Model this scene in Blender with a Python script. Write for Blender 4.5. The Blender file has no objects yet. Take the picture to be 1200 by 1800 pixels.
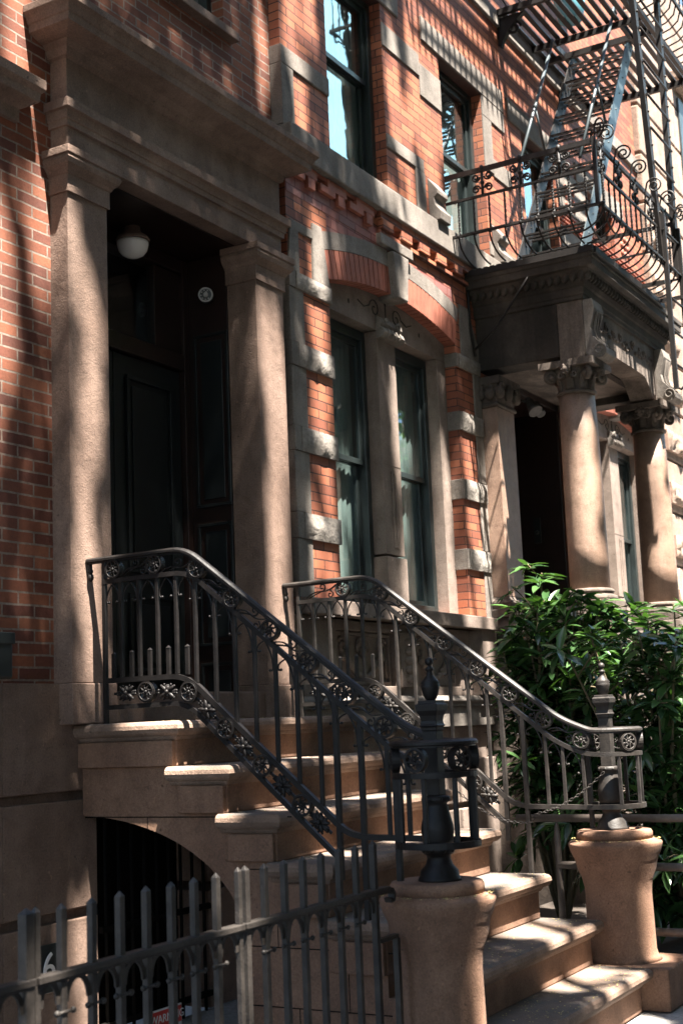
import bpy, math, random
from mathutils import Vector, Matrix, noise
random.seed(7)
S = bpy.context.scene
COL = S.collection
PI = math.pi
def V(*a): return Vector(a)

# ------------------------------------------------------------------ mesh builder
class MB:
    def __init__(s): s.v=[]; s.f=[]; s.sm=[]
    def add(s, vs, fs, smooth=False):
        o=len(s.v); s.v.extend([tuple(p) for p in vs])
        for f in fs: s.f.append([i+o for i in f]); s.sm.append(smooth)
    def box(s, x0,x1,y0,y1,z0,z1):
        if x0>x1: x0,x1=x1,x0
        if y0>y1: y0,y1=y1,y0
        if z0>z1: z0,z1=z1,z0
        s.add([(x0,y0,z0),(x1,y0,z0),(x1,y1,z0),(x0,y1,z0),(x0,y0,z1),(x1,y0,z1),(x1,y1,z1),(x0,y1,z1)],
              [(0,3,2,1),(4,5,6,7),(0,1,5,4),(1,2,6,5),(2,3,7,6),(3,0,4,7)])
        return s
    def prism(s, poly, axis, a0, a1):
        # poly: list of 2D points counter-clockwise, extruded along axis 'x' (poly=(y,z)), 'y' (poly=(x,z)) or 'z' (poly=(x,y))
        def P(p,a): return {'x':(a,p[0],p[1]),'y':(p[0],a,p[1]),'z':(p[0],p[1],a)}[axis]
        n=len(poly); vs=[P(p,a0) for p in poly]+[P(p,a1) for p in poly]
        fs=[tuple(range(n)),tuple(range(2*n-1,n-1,-1))]
        for i in range(n):
            j=(i+1)%n; fs.append((i,i+n,j+n,j))
        s.add(vs,fs); return s
    def sweep(s, path, sec, ref=(1,0,0), closed=False, smooth=True, scale=None):
        ref=Vector(ref); P=[Vector(p) for p in path]; n=len(P); m=len(sec); vs=[]
        for i,p in enumerate(P):
            if closed: t=P[(i+1)%n]-P[i-1]
            else: t=P[min(i+1,n-1)]-P[max(i-1,0)]
            if t.length<1e-9: t=V(0,0,1)
            t.normalize()
            a=ref-t*ref.dot(t)
            if a.length<1e-3:
                a=V(0,1,0)-t*t.y if abs(t.y)<.9 else V(0,0,1)-t*t.z
            a.normalize(); b=t.cross(a)
            k=scale[i] if scale else 1
            for (u,w) in sec: vs.append(p+a*u*k+b*w*k)
        fs=[]
        for i in range(n if closed else n-1):
            for j in range(m):
                i2=(i+1)%n; j2=(j+1)%m
                fs.append((i*m+j,i*m+j2,i2*m+j2,i2*m+j))
        o=len(s.v); s.add(vs,fs,smooth)
        if not closed:
            s.f.append([o+j for j in range(m)][::-1]); s.sm.append(False)
            s.f.append([o+(n-1)*m+j for j in range(m)]); s.sm.append(False)
        return s
    def tube(s, path, r, n=6, ref=(1,0,0), closed=False, scale=None):
        return s.sweep(path,[(r*math.cos(2*PI*k/n),r*math.sin(2*PI*k/n)) for k in range(n)],ref,closed,True,scale)
    def bar(s, path, w, h, ref=(1,0,0), closed=False):
        return s.sweep(path,[(-w/2,-h/2),(w/2,-h/2),(w/2,h/2),(-w/2,h/2)],ref,closed,False)
    def lathe(s, c, prof, n=24, smooth=True, sq=False):
        # prof: (r,z) from bottom to top
        vs=[]; ph=PI/4 if sq else 0
        for (r,z) in prof:
            rr=r*math.sqrt(2) if sq else r
            for k in range(n): vs.append((c[0]+rr*math.cos(2*PI*k/n+ph),c[1]+rr*math.sin(2*PI*k/n+ph),c[2]+z))
        fs=[]
        for i in range(len(prof)-1):
            for k in range(n):
                k2=(k+1)%n; fs.append((i*n+k,i*n+k2,(i+1)*n+k2,(i+1)*n+k))
        o=len(s.v); s.add(vs,fs,smooth)
        s.f.append([o+k for k in range(n)][::-1]); s.sm.append(False)
        s.f.append([o+(len(prof)-1)*n+k for k in range(n)]); s.sm.append(False)
        return s
    def ball(s, c, rx, ry=None, rz=None, nu=10, nv=7, mat=None):
        ry=ry or rx; rz=rz or rx; vs=[]; fs=[]
        for i in range(nv+1):
            th=PI*i/nv
            for k in range(nu):
                ph=2*PI*k/nu
                p=V(rx*math.sin(th)*math.cos(ph),ry*math.sin(th)*math.sin(ph),rz*math.cos(th))
                if mat: p=mat@p
                vs.append(p+Vector(c))
        for i in range(nv):
            for k in range(nu):
                k2=(k+1)%nu; fs.append((i*nu+k,(i+1)*nu+k,(i+1)*nu+k2,i*nu+k2))
        s.add(vs,fs,True); return s
    def wrap3(s, prof, x0,x1,yf,yb, cap=True, four=False):
        # moulding profile (projection, z) from bottom to top swept round left side, front and right side
        vs=[]; m=4
        for (p,z) in prof:
            vs+= [(x0-p,yb+(p if four else 0),z),(x0-p,yf-p,z),(x1+p,yf-p,z),(x1+p,yb+(p if four else 0),z)]
        fs=[]
        for i in range(len(prof)-1):
            for k in range(4):
                k2=(k+1)%4; fs.append((i*m+k,i*m+k2,(i+1)*m+k2,(i+1)*m+k))
        if cap:
            fs.append((3,2,1,0)); l=(len(prof)-1)*m; fs.append((l,l+1,l+2,l+3))
        s.add(vs,fs); return s

def setp(o, label=None, cat=None, group=None, kind=None):
    if label: o['label']=label
    if cat: o['category']=cat
    if group: o['group']=group
    if kind: o['kind']=kind
    return o
def obj(name, mb, mat, parent=None, bevel=0, label=None, fixn=True):
    me=bpy.data.meshes.new(name); me.from_pydata(mb.v,[],mb.f); me.update()
    if fixn:
        import bmesh
        bm=bmesh.new(); bm.from_mesh(me); bmesh.ops.recalc_face_normals(bm,faces=bm.faces); bm.to_mesh(me); bm.free()
    me.polygons.foreach_set('use_smooth',mb.sm)
    me.materials.append(mat)
    o=bpy.data.objects.new(name,me); COL.objects.link(o)
    if parent is not None:
        o.parent=parent
        root=parent
        if parent.parent is None: o.location=-parent.location
    if bevel:
        b=o.modifiers.new('Bevel','BEVEL'); b.width=bevel; b.segments=2; b.limit_method='ANGLE'; b.angle_limit=math.radians(35)
    if label: o['label']=label
    return o
def thing(name, label, cat, loc, group=None):
    o=bpy.data.objects.new(name,None); COL.objects.link(o); o.location=loc; o.empty_display_size=.2
    return setp(o,label,cat,group)
def solo(name, mb, mat, label, cat, group=None, bevel=0):
    return setp(obj(name,mb,mat,None,bevel),label,cat,group)

# ------------------------------------------------------------------ materials
def newmat(name):
    m=bpy.data.materials.new(name); m.use_nodes=True
    nt=m.node_tree; b=nt.nodes['Principled BSDF']
    return m,nt,b
def N(nt,t,**k):
    n=nt.nodes.new(t)
    for a,b in k.items():
        if a in n.inputs: n.inputs[a].default_value=b
        else: setattr(n,a,b)
    return n
def ramp(nt, fac, stops):
    r=nt.nodes.new('ShaderNodeValToRGB'); e=r.color_ramp.elements
    e[0].position=stops[0][0]; e[0].color=(*stops[0][1],1); e[1].position=stops[-1][0]; e[1].color=(*stops[-1][1],1)
    for p,c in stops[1:-1]:
        x=e.new(p); x.color=(*c,1)
    nt.links.new(fac,r.inputs[0]); return r.outputs[0]
def mixc(nt, mode, fac, a, b):
    n=nt.nodes.new('ShaderNodeMix'); n.data_type='RGBA'; n.blend_type=mode
    if isinstance(fac,(int,float)): n.inputs[0].default_value=fac
    else: nt.links.new(fac,n.inputs[0])
    for i,x in ((6,a),(7,b)):
        if isinstance(x,tuple): n.inputs[i].default_value=(*x,1)
        else: nt.links.new(x,n.inputs[i])
    return n.outputs[2]
def pos(nt):
    return nt.nodes.new('ShaderNodeNewGeometry').outputs['Position']
def noise_tex(nt, vec, scale, detail=5, rough=.6):
    n=N(nt,'ShaderNodeTexNoise'); n.inputs['Scale'].default_value=scale; n.inputs['Detail'].default_value=detail; n.inputs['Roughness'].default_value=rough
    nt.links.new(vec,n.inputs['Vector']); return n.outputs['Fac']
def bump(nt, b, h, strength, dist=.01):
    n=nt.nodes.new('ShaderNodeBump'); n.inputs['Strength'].default_value=strength; n.inputs['Distance'].default_value=dist
    nt.links.new(h,n.inputs['Height']); nt.links.new(n.outputs[0],b.inputs['Normal'])
def stretched(nt,p,sx,sy,sz):
    m=nt.nodes.new('ShaderNodeMapping'); m.inputs['Scale'].default_value=(sx,sy,sz); nt.links.new(p,m.inputs['Vector']); return m.outputs[0]

def stone(name, dark, light, grain=90, bstr=.35, rough=.9, streak=.35, stain=(.55,.52,.5), dirt=0):
    m,nt,b=newmat(name); p=pos(nt)
    big=noise_tex(nt,p,1.7,6,.65); mid=noise_tex(nt,p,9,4,.7); fine=noise_tex(nt,p,grain,3,.7); st=noise_tex(nt,stretched(nt,p,3.5,3.5,.45),1,5)
    c=ramp(nt,big,[(.32,dark),(.52,tuple((x*.45+y*.55) for x,y in zip(dark,light))),(.68,light)])
    g=ramp(nt,fine,[(.3,(.74,.74,.74)),(.7,(1.2,1.2,1.2))]); c=mixc(nt,'MULTIPLY',1.0,c,g)
    g2=ramp(nt,mid,[(.32,(.74,.72,.70)),(.5,(1,1,1)),(.72,(1.12,1.12,1.12))]); c=mixc(nt,'MULTIPLY',.8,c,g2)
    s=ramp(nt,st,[(.42,stain),(.6,(1,1,1))]); c=mixc(nt,'MULTIPLY',streak,c,s)
    # chips: small pale and dark pits
    pit=noise_tex(nt,p,34,2,.5)
    pk=ramp(nt,pit,[(.70,(1,1,1)),(.76,(1.5,1.45,1.4))]); c=mixc(nt,'MULTIPLY',1,c,pk)
    pd=ramp(nt,pit,[(.22,(.5,.48,.46)),(.29,(1,1,1))]); c=mixc(nt,'MULTIPLY',1,c,pd)
    # crack-like hairlines
    vo=N(nt,'ShaderNodeTexVoronoi'); vo.feature='DISTANCE_TO_EDGE'; vo.inputs['Scale'].default_value=1.1
    wv=N(nt,'ShaderNodeVectorMath',operation='ADD'); cw=nt.nodes.new('ShaderNodeCombineXYZ')
    for q in range(3): nt.links.new(noise_tex(nt,p,3+q,4,.7),cw.inputs[q])
    nt.links.new(p,wv.inputs[0]); nt.links.new(cw.outputs[0],wv.inputs[1]); nt.links.new(wv.outputs[0],vo.inputs['Vector'])
    ck=ramp(nt,vo.outputs['Distance'],[(.0,(.55,.52,.5)),(.007,(1,1,1))]); c=mixc(nt,'MULTIPLY',.55,c,ck)
    if dirt:
        ge=nt.nodes.new('ShaderNodeNewGeometry'); sp=nt.nodes.new('ShaderNodeSeparateXYZ'); nt.links.new(ge.outputs['Normal'],sp.inputs[0])
        up=N(nt,'ShaderNodeMapRange'); up.inputs['From Min'].default_value=.6; up.inputs['From Max'].default_value=.95; nt.links.new(sp.outputs[2],up.inputs['Value'])
        dn=ramp(nt,noise_tex(nt,p,5,5,.7),[(.36,(0,0,0)),(.6,(dirt,dirt,dirt))])
        mm=N(nt,'ShaderNodeMath',operation='MULTIPLY'); nt.links.new(up.outputs[0],mm.inputs[0]); nt.links.new(dn,mm.inputs[1])
        c=mixc(nt,'MIX',mm.outputs[0],c,(.085,.082,.075))
    nt.links.new(c,b.inputs['Base Color']); b.inputs['Roughness'].default_value=rough
    h=N(nt,'ShaderNodeMath',operation='MULTIPLY_ADD'); nt.links.new(mid,h.inputs[0]); h.inputs[1].default_value=2.2; nt.links.new(fine,h.inputs[2])
    h2=N(nt,'ShaderNodeMath',operation='MULTIPLY_ADD'); nt.links.new(pd,h2.inputs[0]); h2.inputs[1].default_value=.8; nt.links.new(h.outputs[0],h2.inputs[2])
    bump(nt,b,h2.outputs[0],bstr,.006)
    return m
def brick(name, c1, c2, mortar, bw, rh, ms, rough=.85, bstr=.6, var=.5, off=(0,0)):
    m,nt,b=newmat(name); p=pos(nt)
    sp=nt.nodes.new('ShaderNodeSeparateXYZ'); nt.links.new(p,sp.inputs[0])
    ad=N(nt,'ShaderNodeMath',operation='ADD'); nt.links.new(sp.outputs[0],ad.inputs[0]); nt.links.new(sp.outputs[1],ad.inputs[1])
    cb=nt.nodes.new('ShaderNodeCombineXYZ'); nt.links.new(ad.outputs[0],cb.inputs[0]); nt.links.new(sp.outputs[2],cb.inputs[1])
    mp=nt.nodes.new('ShaderNodeMapping'); mp.inputs['Location'].default_value=(off[0]+40*bw,off[1]+60*rh,0); nt.links.new(cb.outputs[0],mp.inputs['Vector'])
    # slightly wobbly courses
    wob=noise_tex(nt,p,7,2); w2=N(nt,'ShaderNodeMath',operation='MULTIPLY_ADD'); nt.links.new(wob,w2.inputs[0]); w2.inputs[1].default_value=rh*.16; w2.inputs[2].default_value=-rh*.08
    cw=nt.nodes.new('ShaderNodeCombineXYZ'); nt.links.new(w2.outputs[0],cw.inputs[1]); nt.links.new(w2.outputs[0],cw.inputs[0])
    va=N(nt,'ShaderNodeVectorMath',operation='ADD'); nt.links.new(mp.outputs[0],va.inputs[0]); nt.links.new(cw.outputs[0],va.inputs[1])
    t=nt.nodes.new('ShaderNodeTexBrick'); t.offset=.5; t.squash=1
    nt.links.new(va.outputs[0],t.inputs['Vector'])
    t.inputs['Color1'].default_value=(0,0,0,1); t.inputs['Color2'].default_value=(1,1,1,1); t.inputs['Mortar'].default_value=(.5,.5,.5,1)
    t.inputs['Scale'].default_value=1; t.inputs['Mortar Size'].default_value=ms; t.inputs['Mortar Smooth'].default_value=.15; t.inputs['Bias'].default_value=0
    t.inputs['Brick Width'].default_value=bw; t.inputs['Row Height'].default_value=rh
    fine=noise_tex(nt,p,60,4,.7); big=noise_tex(nt,p,2.2,5,.65)
    v=ramp(nt,fine,[(.25,(.7,.7,.7)),(.75,(1.2,1.2,1.2))]); tone=ramp(nt,t.outputs['Color'],[(0,tuple(x*.78 for x in c2)),(.2,c2),(.5,tuple((x+y)/2 for x,y in zip(c1,c2))),(.82,c1),(1,(c1[0]*1.06,c1[1]*1.14,c1[2]*1.18))])
    mo=noise_tex(nt,p,26,3,.6); mq=ramp(nt,mo,[(.3,tuple(x*.6 for x in mortar)),(.7,tuple(x*1.15 for x in mortar))])
    c=mixc(nt,'MIX',t.outputs['Fac'],tone,mq); c=mixc(nt,'MULTIPLY',var,c,v)
    v2=ramp(nt,big,[(.3,(.6,.57,.55)),(.65,(1.1,1.1,1.1))]); c=mixc(nt,'MULTIPLY',var,c,v2)
    nt.links.new(c,b.inputs['Base Color']); b.inputs['Roughness'].default_value=rough
    inv=N(nt,'ShaderNodeMath',operation='MULTIPLY_ADD'); nt.links.new(t.outputs['Fac'],inv.inputs[0]); inv.inputs[1].default_value=-1.0; inv.inputs[2].default_value=1.0
    fm=N(nt,'ShaderNodeMath',operation='MULTIPLY_ADD'); nt.links.new(fine,fm.inputs[0]); fm.inputs[1].default_value=.35; nt.links.new(inv.outputs[0],fm.inputs[2])
    bump(nt,b,fm.outputs[0],bstr,.006)
    return m
def plain(name, col, rough=.5, metal=0, var=.25, scale=14, bstr=.1, spec=.5):
    m,nt,b=newmat(name); p=pos(nt)
    n=noise_tex(nt,p,scale,4,.65)
    v=ramp(nt,n,[(.3,tuple(x*(1-var) for x in col)),(.7,tuple(x*(1+var) for x in col))])
    nt.links.new(v,b.inputs['Base Color']); b.inputs['Roughness'].default_value=rough; b.inputs['Metallic'].default_value=metal
    b.inputs['Specular IOR Level'].default_value=spec
    if bstr: bump(nt,b,noise_tex(nt,p,scale*7,3),bstr,.003)
    return m
BROWN=stone('brownstone',(.130,.080,.056),(.230,.155,.118),110,.5,.9,.45,(.5,.47,.45))
REDST=stone('red_brownstone',(.150,.078,.047),(.245,.140,.088),110,.45,.9,.4,(.5,.47,.45))
BROWNSTEP=stone('worn_brownstone_tread',(.14,.088,.060),(.27,.185,.135),120,.6,.85,.6,(.45,.43,.42),.75)
GREYST=stone('grey_sandstone',(.145,.125,.107),(.25,.22,.19),100,.4,.9,.55,(.45,.43,.42))
ROCKST=stone('rock_faced_stone',(.15,.13,.112),(.27,.245,.215),40,.9,.95,.3)
FRAMEST=stone('brown_carved_stone',(.15,.112,.09),(.25,.197,.163),100,.35,.9,.4)
GRANITE=stone('speckled_granite',(.20,.125,.088),(.34,.228,.165),150,.3,.55,.5,(.5,.47,.45))
PORCHST=stone('weathered_porch_stone',(.07,.055,.045),(.21,.165,.135),60,.5,.92,.75,(.35,.33,.3))
BRICKL=brick('old_red_brick',(.235,.078,.038),(.14,.044,.026),(.26,.20,.16),.215,.0592,.0055,.9,.9,.75,(.02,.028))
BRICKR=brick('pressed_red_brick',(.33,.108,.050),(.21,.064,.034),(.062,.023,.015),.22,.0625,.0045,.75,.5,.4,(.04,.01))
BRICKP=brick('mauve_face_brick',(.27,.095,.075),(.23,.10,.088),(.17,.04,.03),.23,.072,.006,.75,.4,.35)
VOUSS=plain('red_arch_brick',(.26,.082,.050),.75,0,.25,9,.3)
IRON=plain('dark_painted_shaded_iron',(.009,.0075,.007),.5,0,.5,16,.4,.25)  # darker copy of the railing iron, toned for the shaded left side
IRONG=plain('grey_weathered_sunlit_iron',(.027,.023,.020),.52,.0,.5,18,.45,.32)  # paler copy; on the right railing and newel the tone carries sunlight
IRONB=plain('rusty_black_iron',(.010,.008,.007),.55,0,.5,16,.3,.3)
IRONBL=plain('blue_grey_lit_steel',(.035,.05,.056),.45,0,.2,10,.15)  # on the street-side stringer this colour stands in for blue light
PIPE=plain('dusty_iron_pipe',(.10,.08,.066),.55,.0,.3,12,.2)
SASH=plain('dark_green_sash_paint',(.016,.022,.022),.35,0,.2,10,.05)
DOORW=plain('dark_stained_wood',(.016,.007,.005),.4,0,.35,8,.15)
DOORB=plain('blue_black_door_paint',(.006,.0085,.009),.45,0,.3,8,.1)
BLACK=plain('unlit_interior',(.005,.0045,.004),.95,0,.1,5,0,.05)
WHITEG=plain('milk_glass',(.78,.75,.70),.25,0,.03,5,0)
WHITEP=plain('white_plastic',(.36,.35,.33),.4,0,.05,8,0)
CURT=plain('pale_curtain_cloth',(.62,.64,.62),.9,0,.12,6,.1)
GREYC=plain('grey_curtain_cloth',(.20,.22,.21),.9,0,.2,4,.1)
BLIND=plain('grey_blind_cloth',(.15,.185,.178),.9,0,.12,5,.1)
BLUEPOT=plain('blue_glazed_pot',(.16,.42,.50),.35,0,.12,10,.05)
BOXBLK=plain('black_box_metal',(.012,.016,.016),.45,0,.2,10,.1)
SIGNR=plain('red_sign_face',(.55,.04,.03),.4,0,.08,10,0)
SIGNW=plain('white_sign_ink',(.75,.72,.70),.4,0,.05,10,0)
SILVER=plain('brushed_silver',(.6,.6,.6),.3,1,.1,20,0)
BARK=stone('tree_bark',(.06,.045,.035),(.13,.10,.08),30,1.0)
DARKST=stone('dark_porch_stone',(.022,.018,.014),(.070,.056,.044),50,.5,.92,.8,(.35,.33,.3))  # much darker tone than the other porch stone
WARMST=stone('warm_pale_stone',(.24,.165,.125),(.36,.27,.21),70,.5,.9,.4,(.5,.47,.45))
FLAG=stone('bluestone_flags',(.26,.25,.24),(.36,.34,.32),60,.4)
ASPH=plain('asphalt',(.05,.05,.05),.9,0,.3,40,.5)
SOIL=plain('planting_soil',(.03,.022,.016),.95,0,.4,20,.6)
PETAL=plain('dry_yellow_petals',(.45,.36,.14),.8,0,.3,30,0)
def glassmat():
    m,nt,b=newmat('window_glass')
    out=nt.nodes['Material Output']
    tr=N(nt,'ShaderNodeBsdfTransparent'); tr.inputs[0].default_value=(.93,.97,.96,1)
    gl=N(nt,'ShaderNodeBsdfGlossy'); gl.inputs['Roughness'].default_value=.015; gl.inputs['Color'].default_value=(.85,.95,1,1)
    ge=nt.nodes.new('ShaderNodeNewGeometry')
    dt=N(nt,'ShaderNodeVectorMath',operation='DOT_PRODUCT'); nt.links.new(ge.outputs['Normal'],dt.inputs[0]); nt.links.new(ge.outputs['Incoming'],dt.inputs[1])
    ab=N(nt,'ShaderNodeMath',operation='ABSOLUTE'); nt.links.new(dt.outputs['Value'],ab.inputs[0])
    om=N(nt,'ShaderNodeMath',operation='SUBTRACT'); om.inputs[0].default_value=1; nt.links.new(ab.outputs[0],om.inputs[1])
    pw=N(nt,'ShaderNodeMath',operation='POWER'); nt.links.new(om.outputs[0],pw.inputs[0]); pw.inputs[1].default_value=4.5
    fr=N(nt,'ShaderNodeMath',operation='MULTIPLY_ADD'); nt.links.new(pw.outputs[0],fr.inputs[0]); fr.inputs[1].default_value=.93; fr.inputs[2].default_value=.07
    p=pos(nt); bp=N(nt,'ShaderNodeBump'); bp.inputs['Strength'].default_value=.05; bp.inputs['Distance'].default_value=.02
    nt.links.new(noise_tex(nt,p,3.0,2),bp.inputs['Height']); nt.links.new(bp.outputs[0],gl.inputs['Normal'])
    mx=N(nt,'ShaderNodeMixShader'); nt.links.new(fr.outputs[0],mx.inputs[0]); nt.links.new(tr.outputs[0],mx.inputs[1]); nt.links.new(gl.outputs[0],mx.inputs[2])
    nt.links.new(mx.outputs[0],out.inputs['Surface']); return m
GLASS=glassmat()
def leafmat(name,a,bc,rough=.35,trans=.25):
    m,nt,b=newmat(name); out=nt.nodes['Material Output']
    g=nt.nodes.new('ShaderNodeNewGeometry')
    c=ramp(nt,g.outputs['Random Per Island'],[(0,a),(1,bc)])
    nt.links.new(c,b.inputs['Base Color']); b.inputs['Roughness'].default_value=rough
    t=N(nt,'ShaderNodeBsdfTranslucent'); nt.links.new(mixc(nt,'MULTIPLY',1,c,(1.3,1.5,.5)),t.inputs[0])
    mx=N(nt,'ShaderNodeMixShader'); mx.inputs[0].default_value=trans
    nt.links.new(b.outputs[0],mx.inputs[1]); nt.links.new(t.outputs[0],mx.inputs[2]); nt.links.new(mx.outputs[0],out.inputs['Surface'])
    return m
LAUREL=leafmat('laurel_leaf',(.015,.040,.015),(.062,.128,.040),.25,.17)
TREELEAF=leafmat('street_tree_leaf',(.04,.09,.02),(.09,.16,.035),.5,.2)
TWIG=plain('laurel_twig',(.11,.085,.045),.8,0,.3,20,.2)

# ------------------------------------------------------------------ stair levels
ZT=[.05,-.16,-.375,-.585,-.815,-1.04,-1.26]      # tread tops
YT=[-.68,-.96,-1.22,-1.48,-1.75,-2.02,-2.27]     # nosing lines
GZ=-1.47                                          # pavement
XA,XB=5.03,6.80

# ------------------------------------------------------------------ ground
g=MB(); g.box(-40,80,-60,30,GZ-.6,GZ-.2); setp(obj('ground',g,SOIL),kind='structure')
g=MB(); g.box(-40,80,-3.4,-.02,GZ-.19,GZ-.008); setp(obj('front_yard_ground',g,FLAG),kind='structure')
g=MB()
for i in range(-8,20):
    for j in range(3):
        x0=i*1.5+(j%2)*.7; y0=-7.3+j*1.34
        g.box(x0+.006,x0+1.494,y0+.006,y0+1.334,GZ-.15,GZ+random.uniform(-.004,.003))
setp(obj('sidewalk',g,FLAG,None,.006),kind='structure')
g=MB(); g.box(-40,80,-7.5,-7.32,GZ-.2,GZ-.01); setp(obj('kerb',g,GREYST,None,.02),kind='structure')
g=MB(); g.box(-40,80,-16,-7.51,GZ-.2,GZ-.14); setp(obj('road',g,ASPH),kind='structure')
g=MB(); g.box(7.35,10.2,-2.6,-.45,GZ-.005,GZ+.06); setp(obj('planting_bed',g,SOIL),kind='structure')

# ------------------------------------------------------------------ wall builder (solid with openings)
def wall_grid(x0,x1,z0,z1,ops,yf,yb,mb=None):
    mb=mb or MB()
    xs=sorted({x0,x1,*[min(max(o[0],x0),x1) for o in ops],*[min(max(o[1],x0),x1) for o in ops]})
    zs=sorted({z0,z1,*[min(max(o[2],z0),z1) for o in ops],*[min(max(o[3],z0),z1) for o in ops]})
    def solid(i,j):
        if i<0 or j<0 or i>=len(xs)-1 or j>=len(zs)-1: return False
        cx=(xs[i]+xs[i+1])/2; cz=(zs[j]+zs[j+1])/2
        return not any(o[0]<cx<o[1] and o[2]<cz<o[3] for o in ops)
    for i in range(len(xs)-1):
        for j in range(len(zs)-1):
            if not solid(i,j): continue
            a,b,c,d=xs[i],xs[i+1],zs[j],zs[j+1]
            mb.add([(a,yf,c),(b,yf,c),(b,yf,d),(a,yf,d)],[(0,1,2,3)])
            mb.add([(a,yb,c),(b,yb,c),(b,yb,d),(a,yb,d)],[(3,2,1,0)])
            if not solid(i-1,j): mb.add([(a,yf,c),(a,yf,d),(a,yb,d),(a,yb,c)],[(0,1,2,3)])
            if not solid(i+1,j): mb.add([(b,yf,c),(b,yb,c),(b,yb,d),(b,yf,d)],[(0,1,2,3)])
            if not solid(i,j-1): mb.add([(a,yf,c),(a,yb,c),(b,yb,c),(b,yf,c)],[(0,1,2,3)])
            if not solid(i,j+1): mb.add([(a,yf,d),(b,yf,d),(b,yb,d),(a,yb,d)],[(0,1,2,3)])
    return mb
def raw_obj(name,mb,mat,parent): return obj(name,mb,mat,parent,0,None,False)

def sash_window(parent, x0,x1,z0,z1,y, zm, curtain=True, frame=.055, mat=SASH, side=.0, cmat=CURT, split=None):
    f=MB()
    f.box(x0,x0+frame,y-.05,y+.06,z0,z1); f.box(x1-frame,x1,y-.05,y+.06,z0,z1)
    f.box(x0+frame,x1-frame,y-.05,y+.06,z1-frame,z1); f.box(x0+frame,x1-frame,y-.05,y+.06,z0,z0+frame)
    w=obj('window',f,mat,parent,.004)
    s=MB(); a,b=x0+frame,x1-frame; t=.042
    # upper sash (outer) and lower sash (inner)
    for (u0,u1,yy) in ((zm-.02,z1-frame,y-.01),(z0+frame,zm+.02,y+.03)):
        s.box(a,a+t,yy-.015,yy+.015,u0,u1); s.box(b-t,b,yy-.015,yy+.015,u0,u1)
        s.box(a+t,b-t,yy-.015,yy+.015,u1-t,u1); s.box(a+t,b-t,yy-.015,yy+.015,u0,u0+t)
    obj('sash',s,mat,w,.003)
    p=MB()
    p.box(a+t,b-t,y-.013,y-.009,zm-.02+t,z1-frame-t); p.box(a+t,b-t,y+.028,y+.032,z0+frame+t,zm+.02-t)
    obj('pane',p,GLASS,w)
    if curtain:
        c=MB(); n=60; yb=y+.075; xs=[x0+(x1-x0)*i/n for i in range(n+1)]
        vs=[];fs=[]
        for i,x in enumerate(xs):
            d=.005*math.sin(i*1.1)+.004*math.sin(i*.37+x)
            vs+= [(x,yb+d,z0+.02),(x,yb+d,z1-.02)]
        for i in range(n): fs.append((2*i,2*i+2,2*i+3,2*i+1))
        c.add(vs,fs,True); raw_obj('curtain',c,cmat,w)
    return w

# ================================================================== LEFT HOUSE
H1=thing('brick_row_house','old red brick row house with a brownstone doorway portico, left of the two houses','house',(5.96,0,GZ))
DX0,DX1,DZ0,DZ1=5.255,6.655,.05,2.955
wl=wall_grid(2.2,7.094,.25,9.0,[(DX0-.02,DX1+.02,.05,3.0),(5.35,6.558,4.372,6.6),(2.5,4.45,.9,3.05)],0,.30)
raw_obj('wall',wl,BRICKL,H1)
bw=MB()
bl=[(-1.47,-.86),(-.812,-.306),(-.262,.25)]
for (a,b) in bl:
    xs=[2.2,3.3,4.56,5.20]
    for i in range(3): bw.box(xs[i],xs[i+1]-.0015,-.045,.2,a,b)
obj('basement_wall',bw,BROWN,H1,.006)
bw=MB()
for (a,b) in bl: bw.box(6.1,7.05,-.045,.2,a,min(b,.0))
obj('basement_wall',bw,BROWN,H1,.006)
bj=MB(); bj.box(2.2,5.20,.012,.19,-1.46,.24); bj.box(5.20,7.05,.21,.29,-1.46,.04)
obj('recessed_joint',bj,BROWN,H1)
# vestibule
ve=MB()
ve.box(DX0-.14,DX0-.025,.302,.62,.05,3.06); ve.box(DX1+.025,DX1+.14,.302,.62,.05,3.06)
ve.box(DX0-.02,DX0,.105,.60,.05,2.95); ve.box(DX1,DX1+.02,.105,.60,.05,2.95)
ve.box(DX0-.02,DX1+.02,.004,.60,2.957,3.06); ve.box(DX0-.02,DX1+.02,.004,.62,-.02,.045)
v_=obj('vestibule',ve,DOORW,H1,.003)
jm=MB()
for X in (DX1,):
    for (y0,y1,z0,z1) in ((.10,.36,.50,1.25),(.10,.36,1.35,2.45),(.10,.36,.14,.40)):
        t=.02
        for q in ((y0,y1,z0,z0+t),(y0,y1,z1-t,z1),(y0,y0+t,z0+t,z1-t),(y1-t,y1,z0+t,z1-t)):
            jm.box(X-.014,X,q[0],q[1],q[2],q[3])
        jm.box(X-.006,X,y0+.05,y1-.05,z0+.05,z1-.05)
obj('jamb_panel',jm,DOORB,v_,.003)
th=MB(); th.box(DX0,DX1,-.10,.40,.05,.21); obj('threshold',th,BROWN,H1,.012)
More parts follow.
